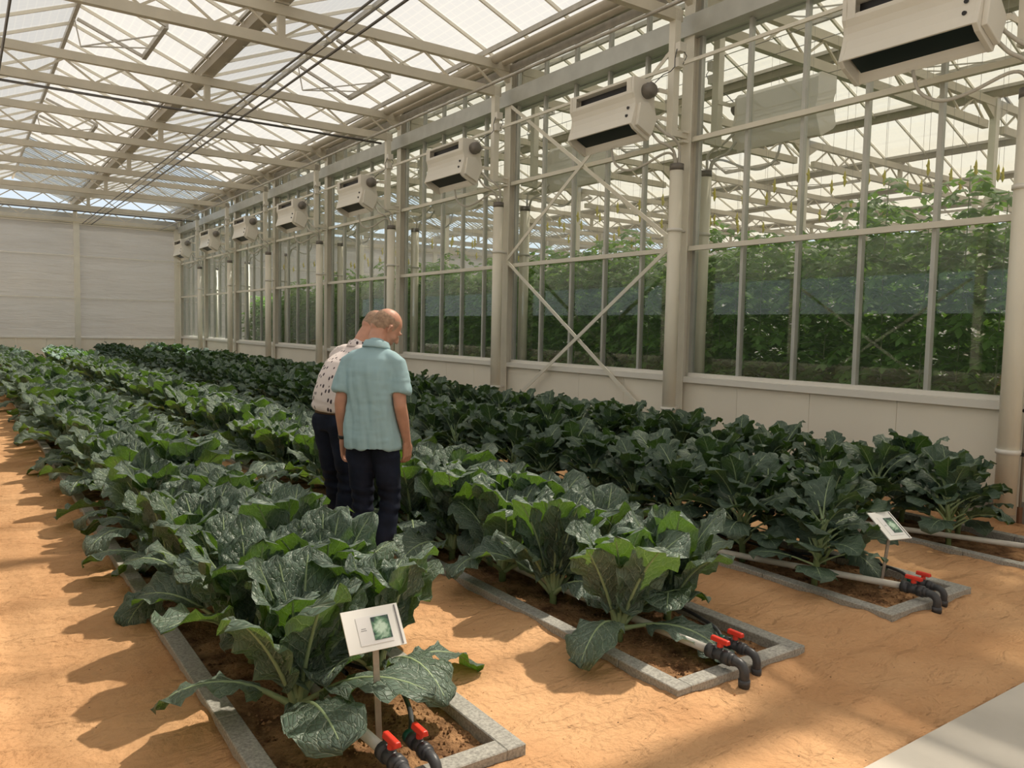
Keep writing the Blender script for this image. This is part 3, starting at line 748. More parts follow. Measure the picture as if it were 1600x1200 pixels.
# ------------------------------------------------------------------ leaves and plants
def leaf(mb, uvs, rnd, base, az, L, Wd, pet, th0, droop, cup, lobes, nu=13, nv=8, twist=0, ruff=.03, prad=.008):
    out = Vector((math.cos(az), math.sin(az), 0)); side0 = Vector((-math.sin(az), math.cos(az), 0)); up = Vector((0, 0, 1))
    total = pet + L; n = nu + 5; pts = []; tan = []
    p = Vector(base); bend = rnd.uniform(-.35, .35)
    for i in range(n + 1):
        s = i / n; el = th0 - droop * max(0, s - .12) ** 1.35
        o2 = (out + side0 * bend * s).normalized()
        t = o2 * math.cos(el) + up * math.sin(el)
        pts.append(p.copy()); tan.append((t, o2)); p = p + t * (total / n)
    def at(s):
        x = s * n; i = min(int(x), n - 1); f = x - i
        return pts[i].lerp(pts[i + 1], f), tan[i][0].lerp(tan[i + 1][0], f).normalized(), tan[i][1]
    s0 = pet / total; ph = rnd.uniform(0, 6.28); ph2 = rnd.uniform(0, 6.28); ph3 = rnd.uniform(0, 6.28)
    base_i = len(mb.v); asym = rnd.uniform(-.08, .08)
    for i in range(nu + 1):
        t = i / nu; P, T, O = at(s0 + (1 - s0) * t)
        Sd = T.cross(up); Sd = Sd.normalized() if Sd.length > .05 else side0 * -1
        Nn = Sd.cross(T).normalized()
        tw = twist * t; Sd, Nn = Sd * math.cos(tw) + Nn * math.sin(tw), Nn * math.cos(tw) - Sd * math.sin(tw)
        if lobes: w = (max(0, t) ** .45) * (max(0, 1 - t ** 2.6)) ** .55 * 1.22
        else: w = (t ** .46) * (max(0, 1 - t ** 3.6)) ** .52 * 1.16
        for j in range(nv + 1):
            q = -1 + 2 * j / nv; a = abs(q)
            ww = w * (1 + asym * (1 if q > 0 else -1))
            if lobes: ww *= 1 + lobes * a * (abs(((t * 4.5 + (ph if q > 0 else ph2)) % 1) - .5) * 2 - .45) * (1 if t < .97 else 0)
            d = Wd / 2 * ww * q
            cz = cup * abs(d) * a * .9
            rf = ruff * (a ** 2.2) * math.sin(2 * PI * (3.1 * t + .2 * q) + (ph if q > 0 else ph3)) + ruff * .45 * (a ** 2) * math.sin(2 * PI * 6.3 * t + ph2 * (1 if q > 0 else 2))
            pk = .006 * math.sin(2 * PI * (t * 6.5 - a * 2.2)) * min(1, a * 3) * (1 - a * .5)
            droopedge = -.10 * Wd * (a ** 3) * rnd.uniform(.8, 1.2) * (0 if cup > .3 else 1)
            v = P + Sd * (d * math.cos(min(.9, cup * a))) + Nn * (cz + rf + pk + droopedge)
            mb.v.append(tuple(v)); uvs.append((.5 + q / 2, t))
    for i in range(nu):
        for j in range(nv):
            a = base_i + i * (nv + 1) + j
            mb.f.append((a, a + 1, a + nv + 2, a + nv + 1)); mb.m.append(0)
    # stalk running on as the raised midrib
    k = len(mb.v); ring = [at(s / 9 * .93)[0] + Vector((0, 0, -.0015)) for s in range(10)]
    rad = [prad * (1.25 - .95 * (s / 9)) * (1.3 if s == 0 else 1) for s in range(10)]
    mb.tube(ring, rad, 6, 1, False); uvs += [(.5, .5)] * (len(mb.v) - k)

def with_uv(mb, uvs, name, mats):
    me = mb.mesh(name, mats, True)
    uvl = me.uv_layers.new(name='UVMap'); li = np.zeros(len(me.loops), dtype=np.int32); me.loops.foreach_get('vertex_index', li)
    uvl.data.foreach_set('uv', np.array(uvs, dtype=np.float32)[li].ravel()); return me

def cauliflower(seed):
    r = random.Random(seed); mb = MB(); uvs = []
    n = r.randint(16, 19); a0 = r.uniform(0, 6.28)
    for k in range(n):
        f = k / (n - 1)                                    # 0 outer .. 1 inner
        az = a0 + k * 2.39996 + r.uniform(-.2, .2)
        L = (.45 - .10 * f ** 2) * r.uniform(.84, 1.12); Wd = (.31 - .07 * f) * r.uniform(.88, 1.12)
        th = math.radians(54 + 32 * f ** .6 + r.uniform(-9, 9)); dr = (1.05 - .75 * f) * r.uniform(.4, 1.4)
        if k < 4: th -= r.uniform(.3, .6); dr = r.uniform(1.2, 2.0)
        leaf(mb, uvs, r, (.016 * math.cos(az), .016 * math.sin(az), .05 + .055 * f), az, L, Wd, .115 - .06 * f, th, dr, r.uniform(.05, .34), 0, 18, 10, r.uniform(-.5, .5), .019, .0095)
    st = MB(); st.tube([(0, 0, -.03), (0, 0, .02), (.004, 0, .07), (0, 0, .12)], [.022, .019, .024, .010], 10)
    return with_uv(mb, uvs, 'foliage', [M['cauli'], M['rib']]), st.mesh('stem', [M['stemgreen']], True)
def broccoli(seed):
    r = random.Random(seed); mb = MB(); uvs = []; n = r.randint(26, 30); a0 = r.uniform(0, 6.28); br = MB()
    lean = (r.uniform(-.04, .04), r.uniform(-.04, .04))
    for k in range(n):
        f = k / (n - 1); az = a0 + k * 2.39996 + r.uniform(-.3, .3); h = .10 + .33 * f
        L = (.275 - .06 * f) * r.uniform(.8, 1.15); Wd = (.255 - .06 * f) * r.uniform(.85, 1.12); pet = (.165 - .07 * f) * r.uniform(.8, 1.1)
        th = math.radians(30 + 42 * f + r.uniform(-14, 14)); dr = (1.5 - .6 * f) * r.uniform(.5, 1.3)
        leaf(mb, uvs, r, (lean[0] * f + .012 * math.cos(az), lean[1] * f + .012 * math.sin(az), h), az, L, Wd, pet, th, dr, r.uniform(.05, .45), .30, 11, 6, r.uniform(-.7, .7), .014, .006)
    br.tube([(0, 0, -.03), (0, 0, .05), (lean[0] * .3, lean[1] * .3, .16), (lean[0], lean[1], .42)], [.020, .018, .022, .010], 10)
    hs = []
    for q in range(3):
        heads = MB()
        az = r.uniform(0, 6.28); c = Vector((lean[0] + .09 * math.cos(az), lean[1] + .09 * math.sin(az), r.uniform(.26, .40)))
        br.tube([(lean[0] * .4, lean[1] * .4, .14), (c.x * .7, c.y * .7, c.z - .08), tuple(c)], [.010, .008, .010], 6)
        for w in range(14):
            d = Vector((r.uniform(-1, 1), r.uniform(-1, 1), r.uniform(-.3, .9))) * .024; heads.ell(c + d * (0 if w == 0 else 1), (.016 if w else .024, .016 if w else .024, .014), 6, 4)
        hs.append(heads.mesh('flower_head', [M['floret']], True))
    return with_uv(mb, uvs, 'foliage', [M['brocc'], M['rib']]), br.mesh('stem', [M['stemgreen']], True), hs
CA = [cauliflower(100 + i) for i in range(7)]; BR = [broccoli(200 + i) for i in range(7)]
bedlab = ['leftmost bed', 'second bed from left', 'third bed from left', 'rightmost bed']
pr = random.Random(77)
bayn = lambda y: min(8, max(0, int((y - 3.1) // 4)))
count = {}
def inbay(key, y):
    k = (key, bayn(y)); count[k] = count.get(k, 0) + 1; return ORD[count[k] - 1]
for bi, (a, b) in enumerate(BEDS):
    kind = 'cauliflower' if bi < 2 else 'broccoli'
    for row in (0, 1):
        x0 = a + (.27 if row == 0 else .68); n = 0
        y = 2.98 + .06 * row + (.0 if bi != 0 else .04)
        while y < 34.5:
            px = x0 + pr.uniform(-.035, .035); py = y + pr.uniform(-.05, .05) + (.14 if bi == 2 and row == 1 and n == 0 else 0); near = py < 11
            rz = pr.uniform(0, 2 * PI); sc = pr.uniform(.96, 1.14) * (1.07 if kind == 'cauliflower' else 1.04)
            if n == 0 and kind == 'cauliflower': sc *= .98
            v = pr.choice(CA if bi < 2 else BR)
            e = empty(kind + '_plant', (px, py, .015), rz); e.scale = (sc, sc, sc * pr.uniform(.93, 1.07))
            obj('foliage', v[0], e)
            if near:
                obj('stem', v[1], e)
                if kind == 'broccoli' and n < 5:
                    for hm_ in v[2]: obj('flower_head', hm_, e)
            rn = 'left' if row == 0 else 'right'
            if n < 12:
                lab = '%s plant, %s from the front in %s row of %s' % (kind, ORD[n], rn, bedlab[bi])
            else:
                lab = '%s plant, %s row of %s, %s one level with %s window bay' % (kind, rn, bedlab[bi], inbay('%d%d' % (bi, row), py), ORD[bayn(py)])
            tag(e, lab, kind + ' plant', '%s plants in the %s' % (kind, bedlab[bi]))
            y += .555; n += 1

# ------------------------------------------------------------------ tomato vines behind the glass
def vine(seed, H):
    r = random.Random(seed); mb = MB(); uvs = []
    def leaflet(P, d, nrm, L, Wd):
        s = d.cross(nrm).normalized(); b = len(mb.v)
        for v, u in ((P, (.5, 0)), (P + d * L * .45 + s * Wd / 2 - nrm * .01, (1, .45)), (P + d * L * .5 + nrm * .012, (.5, .5)), (P + d * L * .45 - s * Wd / 2 - nrm * .01, (0, .45)), (P + d * L - nrm * .02, (.5, 1))):
            mb.v.append(tuple(v)); uvs.append(u)
        for f in ((0, 1, 2), (0, 2, 3), (1, 4, 2), (3, 2, 4)): mb.f.append(tuple(b + i for i in f)); mb.m.append(0)
    z = .12; az = r.uniform(0, 6.28)
    while z < H:
        for rep in range(2 if z < 1.1 else 1):
            az += 2.4 + r.uniform(-.5, .5); top = z / H
            L = r.uniform(.26, .42) * (1 - .35 * max(0, top - .8) * 5 * .5); el = r.uniform(-.1, .5); n = 4
            if z < .9: L *= 1.1
            P = Vector((0, 0, z)); o = Vector((math.cos(az), math.sin(az), 0)); sd = Vector((-o.y, o.x, 0)); pts = [P]
            for i in range(n):
                e2 = el - 1.0 * i / n; t = o * math.cos(e2) + Vector((0, 0, 1)) * math.sin(e2); P = P + t * (L / n); pts.append(P)
                nr = Vector((r.uniform(-.4, .4), r.uniform(-.4, .4), 1)).normalized()
                for s in (-1, 1):
                    d = (t * .5 + sd * s + Vector((0, 0, r.uniform(-.5, .15)))).normalized(); leaflet(P, d, nr, r.uniform(.10, .16), r.uniform(.07, .105))
            leaflet(P, (t + Vector((0, 0, -.3))).normalized(), nr, .13, .085)
            k = len(mb.v); mb.tube(pts, .003, 3, 1, False); uvs += [(.5, .5)] * (len(mb.v) - k)
        z += r.uniform(.040, .070)
    me = with_uv(mb, uvs, 'foliage', [M['tomato'], M['rib']])
    st = MB(); st.tube([(0, 0, 0), (.02, .01, H * .33), (-.015, .01, H * .66), (0, 0, H)], [.009, .008, .007, .004], 6)
    return me, st.mesh('stem', [M['stemgreen']], True)
VI = [vine(300 + i, h) for i, h in enumerate((2.75, 2.9, 3.05, 2.85, 3.2))]
vr = random.Random(9)
for ri, xr in enumerate((8.75, 9.25, 10.5, 11.0, 12.4, 14.2)):
    y = 3.3 + .1 * ri if ri < 4 else 6.5
    while y < 29.5:
        me, st = vr.choice(VI)
        gap = ri < 2 and 5.0 < y < 6.7 and False
        e = empty('tomato_vine', (xr + vr.uniform(-.08, .08), y + vr.uniform(-.06, .06), 0), vr.uniform(0, 6.28)); s = vr.uniform(.95, 1.08) * (1.0 if y < 20 else 1 - .02 * (y - 20)); e.scale = (1.05, 1.05, s)
        obj('foliage', me, e)
        if ri == 0 and y < 11: obj('stem', st, e)
        tag(e, 'tomato vine in %s row behind the glass, %s one in %s window bay' % (ORD[ri], inbay('v%d' % ri, y), ORD[bayn(y)]), 'tomato vine', 'tomato vines behind the glass wall')
        y += .42 if ri < 2 else .55 if ri < 5 else .74
# yellow twine bobbins on the wires above the vines
mb = MB(); mb.tube([(0, 0, .10), (0, 0, .06), (0, 0, -.05), (0, 0, -.09)], [.004, .014, .018, .003], 6); mb.bar((-.035, 0, .03), (.035, 0, -.03), .014, .02); bob_me = mb.mesh('bobbin', [M['yellow']], True)
mb = MB(); mb.tube([(0, 0, .04), (0, 0, 2.0)], .0022, 3); wire_me = mb.mesh('twine', [M['wire']])
k = 0
for xr in (8.75, 9.25, 10.5):
    y = 3.6
    while y < 27:
        o = empty('twine_bobbin', (xr, y, vr.uniform(3.25, 3.62)))
        obj('bobbin', bob_me, o); t = obj('twine', wire_me, o); t.scale = (1, 1, (5.45 - o.location.z) / 2.0)
        tag(o, 'yellow bobbin on a thread, %s one in %s window bay, %s row from glass' % (inbay('b%g' % xr, y), ORD[bayn(y)], ORD[(8.75, 9.25, 10.5).index(xr)]), 'bobbin', 'yellow bobbins above the tomato vines')
        y += .50 if y < 12 else .9; k += 1
# wires carrying the twine
for i, xr in enumerate((8.75, 9.25, 10.5)):
    mb = MB(); mb.tube([(xr, YF + 1, 5.45), (xr, YB - .1, 5.45)], .006, 4); o = part('crop_wire', mb, M['wire']); tag(o, 'taut crop wire above the %s vine row' % ORD[i], 'wire', 'crop wires beyond the glass')

# ------------------------------------------------------------------ irrigation lines with valves
def irrigation(x, y, slant, white, lab):
    e = empty('irrigation_line', (x, y, 0)); tag(e, lab, 'irrigation pipe')
    z = .115; r = .021
    def c(yy): return -slant * max(yy, 0)
    if white:
        mb = MB(); mb.tube([(c(yy), yy, z - .02 * min(yy, 1)) for yy in (.0, .3, .9, 1.4)] + [(c(1.4), 31.8, z - .02)], r, 12); part('pipe', mb, M['pvc'], e, True)
    else:
        mb = MB(); P = [(0, .02, z), (.05, .10, z + .02), (.11, .26, .13), (.15, .45, .12), (.14, .70, .08), (.10, .95, .05), (.08, 1.4, .04), (.08, 8, .04)]
        out = []; V = [Vector(p) for p in P]
        for i in range(len(V) - 1):
            p0, p1, p2, p3 = V[max(i-1, 0)], V[i], V[i+1], V[min(i+2, len(V)-1)]
            for t in (0, .33, .66): out.append(.5 * ((2*p1) + (p2-p0)*t + (2*p0-5*p1+4*p2-p3)*t*t + (3*p1-p0-3*p2+p3)*t**3))
        out.append(V[-1]); mb.tube(out, .010, 8); mb.tube([out[9], out[10]], .016, 8); part('hose', mb, M['greyplastic'], e, True)
        mb = MB(); mb.tube([(0, .03, z), (0, .0, z)], .026, 12); part('collar', mb, M['greenplastic'], e, True)
    s = 1.0 if white else .85
    mb = MB()
    mb.tube([(0, .0, z), (0, -.04 * s, z)], .034 * s, 14); mb.tube([(0, -.035, z), (0, -.10 * s, z)], .028 * s, 14); mb.tube([(0, -.095 * s, z), (0, -.13 * s, z)], .034 * s, 14)
    mb.tube([(0, -.067 * s, z), (0, -.067 * s, z + .045 * s)], .013, 10)
    part('valve_body', mb, M['greyplastic'], e, True)
    mb = MB(); r2 = .023 * s; pts = [(0, -.12 * s, z), (0, -.17 * s, z)]
    for k in range(1, 6):
        a = k / 5 * PI / 2; pts.append((0, -.17 * s - .04 * math.sin(a), z - .04 + .04 * math.cos(a)))
    pts.append((0, -.17 * s - .04, -.03))
    mb.tube(pts, r2, 12); mb.tube([(0, -.12 * s, z), (0, -.15 * s, z)], r2 * 1.2, 12); mb.tube([(0, -.17 * s - .04, .05), (0, -.17 * s - .04, .02)], r2 * 1.18, 12)
    part('elbow', mb, M['greyplastic'], e, True)
    mb = MB(); ym = -.067 * s; hz = z + .045 * s
    mb.tube([(0, ym, hz - .01), (0, ym, hz + .018)], [.017 * s, .013 * s], 12)
    mb.extrude([(-.016, hz + .012), (.016, hz + .012), (.010, hz + .034), (-.010, hz + .034)][::-1], ym - .050 * s, ym + .050 * s)
    h = part('handle', mb, M['red'], e, False); bv = h.modifiers.new('b', 'BEVEL'); bv.width = .005; bv.segments = 2
    h['label'] = 'red valve lever'
irrigation(1.19, 2.44, .04, True, 'white irrigation pipe with a red-levered valve leaving the front of the leftmost bed')
irrigation(1.31, 2.45, 0, False, 'black drip hose with a red-levered valve at the front of the leftmost bed')
irrigation(2.865, 2.42, 0, True, 'white irrigation pipe with a red-levered valve leaving the front of the second bed')
irrigation(3.01, 2.44, 0, False, 'black drip hose with a red-levered valve at the front of the second bed')
irrigation(4.61, 2.44, .28, True, 'white irrigation pipe with a red-levered valve leaving the front of the third bed')
irrigation(4.76, 2.45, 0, False, 'black drip hose with a red-levered valve at the front of the third bed')
irrigation(6.30, 2.44, .30, True, 'white irrigation pipe lying in the rightmost bed')

# ------------------------------------------------------------------ plant signs
def picture_mat():
    m = bpy.data.materials.new('plant_picture'); m.use_nodes = True; nt = m.node_tree; p = nt.nodes['Principled BSDF']; p.inputs['Roughness'].default_value = .3
    tc = N(nt, 'ShaderNodeTexCoord'); n = N(nt, 'ShaderNodeTexNoise'); n.inputs['Scale'].default_value = 28; n.inputs['Detail'].default_value = 4; n.inputs['Distortion'].default_value = 1.5
    nt.links.new(tc.outputs['Object'], n.inputs['Vector'])
    g = N(nt, 'ShaderNodeTexGradient', gradient_type='SPHERICAL'); mp = N(nt, 'ShaderNodeMapping'); mp.inputs['Scale'].default_value = (26, 22, 22)
    nt.links.new(tc.outputs['Object'], mp.inputs[0]); nt.links.new(mp.outputs[0], g.inputs[0])
    ad = N(nt, 'ShaderNodeMath', operation='MULTIPLY_ADD'); ad.inputs[1].default_value = .55; nt.links.new(g.outputs['Fac'], ad.inputs[0]); nt.links.new(n.outputs['Fac'], ad.inputs[2])
    cr = N(nt, 'ShaderNodeValToRGB'); e = cr.color_ramp.elements; e[0].position = .40; e[0].color = (.03, .05, .06, 1); e[1].position = .85; e[1].color = (.62, .80, .66, 1)
    x = e.new(.6); x.color = (.12, .26, .16, 1)
    nt.links.new(ad.outputs[0], cr.inputs[0]); nt.links.new(cr.outputs[0], p.inputs['Base Color']); return m
M['picture'] = picture_mat(); M['card'] = mat('white_card', (.86, .85, .86), .3); M['board'] = mat('white_board', (.90, .89, .87), .45); M['ink'] = mat('grey_ink', (.25, .25, .27), .6)
M['signpost'] = mat('sign_post_metal', (.42, .36, .30), .45, .3, var=(15, .2))
def sign(x, y, zc, rz, tilt, w, h, lab, lean=0.0):
    e = empty('plant_sign', (x, y, 0), rz); tag(e, lab, 'sign', 'plant signs at the bed fronts')
    mb = MB(); mb.bar((lean, 0, .0), (0, .01, zc - .02), .024, .006, 0, (0, 1, 0)); part('post', mb, M['signpost'], e)
    mb = MB(); mb.box(-w/2, w/2, -h/2, h/2, -.006, 0); bd = part('board', mb, M['board'], e); bd.location = (0, .02, zc); bd.rotation_euler = (tilt, 0, 0)
    mb = MB(); mb.box(w/2 - .016, w/2 - .012, -h/2 + .004, h/2 - .006, 0, .004); part('edge_rib', mb, M['ink'], bd)
    mb = MB(); mb.box(-w*.28, w*.30, -h*.36, h*.30, .0004, .002); part('card', mb, M['card'], bd)
    mb = MB(); mb.box(-.035, .035, -h*.27, h*.27, -.0006, .0006); pc = part('picture', mb, M['picture'], bd); pc.location = (w * .13, -h * .01, .0028)
    mb = MB(); mb.box(-w*.23, -w*.13, -.004, -.002, .0021, .0026); mb.box(-w*.22, -w*.14, .003, .005, .0021, .0026); part('caption', mb, M['ink'], bd)
sign(1.235, 2.60, .485, math.radians(-2), math.radians(52), .225, .16, 'white tilted board with a plant picture at the front of the leftmost bed', .02)
sign(4.86, 2.66, .40, math.radians(-14), math.radians(34), .185, .23, 'white tilted board with a plant picture at the front of the third bed', -.07)

# ------------------------------------------------------------------ people
M['skin'] = mat('skin', (.58, .30, .21), .5, var=(14, .10), bump=(90, .12, .003))
M['hair'] = mat('short_hair', (.38, .25, .175), .8, var=(60, .25), bump=(300, .6, .003))
M['polo'] = mat('light_blue_cotton', (.36, .52, .57), .85, spec=.15, var=(3, .05), bump=(220, .25, .002))
M['jeans'] = mat('dark_denim', (.012, .016, .032), .8, spec=.2, var=(8, .5), bump=(200, .3, .002))
M['shoe'] = mat('dark_leather', (.03, .022, .018), .5)
M['belt'] = mat('brown_leather', (.12, .06, .035), .5)
M['eye'] = mat('eye', (.6, .6, .58), .2)
def dotted():
    m = mat('white_shirt_with_dark_dots', (.74, .66, .64), .8); nt = m.node_tree; p = nt.nodes['Principled BSDF']
    tc = N(nt, 'ShaderNodeTexCoord'); mp = N(nt, 'ShaderNodeMapping'); mp.inputs['Scale'].default_value = (30, 30, 17)
    v = N(nt, 'ShaderNodeTexVoronoi'); v.inputs['Scale'].default_value = 1.0; v.inputs['Randomness'].default_value = .55
    nt.links.new(tc.outputs['Object'], mp.inputs[0]); nt.links.new(mp.outputs[0], v.inputs['Vector'])
    lt = N(nt, 'ShaderNodeMath', operation='LESS_THAN'); lt.inputs[1].default_value = .27; nt.links.new(v.outputs['Distance'], lt.inputs[0])
    mc = N(nt, 'ShaderNodeMixRGB'); mc.inputs[1].default_value = (.82, .72, .70, 1); mc.inputs[2].default_value = (.07, .05, .06, 1)
    nt.links.new(lt.outputs[0], mc.inputs[0]); nt.links.new(mc.outputs[0], p.inputs['Base Color']); return m
M['dots'] = dotted()

def remeshed(name, mb, voxel, smooth, m, disp=None):
    """grow one continuous skin over overlapping volumes"""
    me = bpy.data.meshes.new('tmp'); me.from_pydata(mb.v, [], mb.f); me.update()
    o = bpy.data.objects.new('tmp', me); COL.objects.link(o)
    r = o.modifiers.new('r', 'REMESH'); r.mode = 'VOXEL'; r.voxel_size = voxel; r.use_smooth_shade = True
    if smooth: q = o.modifiers.new('s', 'SMOOTH'); q.factor = .5; q.iterations = smooth
    dg = bpy.context.evaluated_depsgraph_get(); ev = o.evaluated_get(dg); out = bpy.data.meshes.new_from_object(ev)
    bpy.data.objects.remove(o); bpy.data.meshes.remove(me)
    out.name = name; out.materials.clear(); out.materials.append(m)
    if disp:
        n = len(out.vertices); co = np.zeros(n * 3); no = np.zeros(n * 3); out.vertices.foreach_get('co', co); out.vertices.foreach_get('normal', no)
        co = co.reshape(-1, 3); no = no.reshape(-1, 3)
        d = np.array([disp(*c) for c in co]); co += no * d[:, None]; out.vertices.foreach_set('co', co.ravel()); out.update()
    out.polygons.foreach_set('use_smooth', [True] * len(out.polygons))
    return out
def capsule(mb, pts, rad, n=16):
    """tapered limb with rounded ends"""
    pts = [Vector(p) for p in pts]; rad = list(rad)
    d0 = (pts[0] - pts[1]).normalized(); d1 = (pts[-1] - pts[-2]).normalized()
    A = [pts[0] + d0 * rad[0] * k for k in (.98, .85, .5)]; RA = [rad[0] * k for k in (.15, .52, .86)]
    B = [pts[-1] + d1 * rad[-1] * k for k in (.5, .85, .98)]; RB = [rad[-1] * k for k in (.86, .52, .15)]
    mb.tube(A + pts + B, RA + rad + RB, n)
def loft(mb, rings, n=28):
    """rings: (centre, rx, ry, yaw)"""
    b = len(mb.v)
    for c, rx, ry, yaw in rings:
        for k in range(n):
            a = 2 * PI * k / n; ca, sa = math.cos(a), math.sin(a)
            x = rx * abs(ca) ** .85 * (1 if ca >= 0 else -1); y = ry * abs(sa) ** .85 * (1 if sa >= 0 else -1)
            mb.v.append((c[0] + x * math.cos(yaw) - y * math.sin(yaw), c[1] + x * math.sin(yaw) + y * math.cos(yaw), c[2]))
    for i in range(len(rings) - 1):
        for k in range(n): mb.f.append((b+i*n+k, b+i*n+(k+1)%n, b+(i+1)*n+(k+1)%n, b+(i+1)*n+k)); mb.m.append(0)
    mb.f.append(tuple(b + k for k in reversed(range(n)))); mb.m.append(0)
    e = b + (len(rings) - 1) * n; mb.f.append(tuple(e + k for k in range(n))); mb.m.append(0)

def hand(mb, wrist, d, palm, thumb_side, curl):
    """d: direction wrist->fingers, palm: palm normal, thumb_side: direction across to the thumb"""
    d = Vector(d).normalized(); palm = Vector(palm); palm = (palm - d * palm.dot(d)).normalized(); t = Vector(thumb_side); t = (t - d * t.dot(d) - palm * t.dot(palm)).normalized()
    W0 = Vector(wrist)
    for s, r1 in ((-.027, .014), (-.009, .015), (.010, .0155), (.028, .015)):
        capsule(mb, [W0 + t * s * .55, W0 + d * .05 + t * s * .9, W0 + d * .088 + t * s], [.018, r1, r1 * .8], 10)
    for s, L, k in ((-.032, .060, 1.15), (-.011, .076, 1.0), (.011, .082, .95), (.033, .072, .85)):
        p = W0 + d * .088 + t * s; pts = [p]; a = curl * .35 * k
        for j, f in enumerate((.45, .32, .26)):
            dd = d * math.cos(a) + palm * math.sin(a) + t * (s * 1.0); p = p + dd.normalized() * (L * f * 1.05); pts.append(p); a += curl * k * .62
        capsule(mb, pts, [.0092, .0088, .0080, .0068], 10)
    p0 = W0 + d * .02 + t * .026; p1 = p0 + (d * .75 + t * .7 + palm * .35).normalized() * .042; p2 = p1 + (d * .95 + t * .3 + palm * .45).normalized() * .032; p3 = p2 + (d + t * .05 + palm * .5).normalized() * .024
    capsule(mb, [p0, p1, p2, p3], [.015, .0115, .0100, .0080], 10)

def head(mb, O, Rm):
    """O: centre of the skull between the ears, Rm: rotation; face looks along +y"""
    def P(x, y, z): return O + Rm @ Vector((x, y, z))
    E = lambda c, r: mb.ell(P(*c), r, 20, 14, 0, Rm)
    E((0, -.014, .034), (.077, .098, .090)); E((0, .022, .000), (.069, .078, .080)); E((0, .036, -.048), (.056, .056, .060))
    E((0, .062, -.088), (.030, .026, .022)); E((0, -.055, -.015), (.058, .050, .060))
    for s in (-1, 1):
        E((s * .045, .052, -.020), (.024, .030, .024)); E((s * .043, .030, -.070), (.018, .036, .022))
        E((s * .032, .086, .028), (.026, .012, .008))
        capsule(mb, [P(s * .078, -.006, .022), P(s * .088, -.018, .012), P(s * .086, -.016, -.012), P(s * .078, -.004, -.030)], [.008, .0085, .0075, .007], 8)
        capsule(mb, [P(s * .076, .002, .012), P(s * .076, .002, -.022)], [.008, .006], 8)
    capsule(mb, [P(0, .092, .022), P(0, .108, -.004), P(0, .116, -.022)], [.0085, .010, .0135], 10)
    for s in (-1, 1): E((s * .013, .103, -.026), (.009, .011, .008))
    capsule(mb, [P(-.020, .088, -.050), P(0, .096, -.050), P(.020, .088, -.050)], [.006, .0075, .006], 8)
    capsule(mb, [P(-.017, .086, -.060), P(0, .093, -.061), P(.017, .086, -.060)], [.006, .008, .006], 8)
    return P

def rotm(pitch_down, yaw_right, roll_right=0):
    return (Matrix.Rotation(-yaw_right, 3, 'Z') @ Matrix.Rotation(-pitch_down, 3, 'X') @ Matrix.Rotation(roll_right, 3, 'Y'))

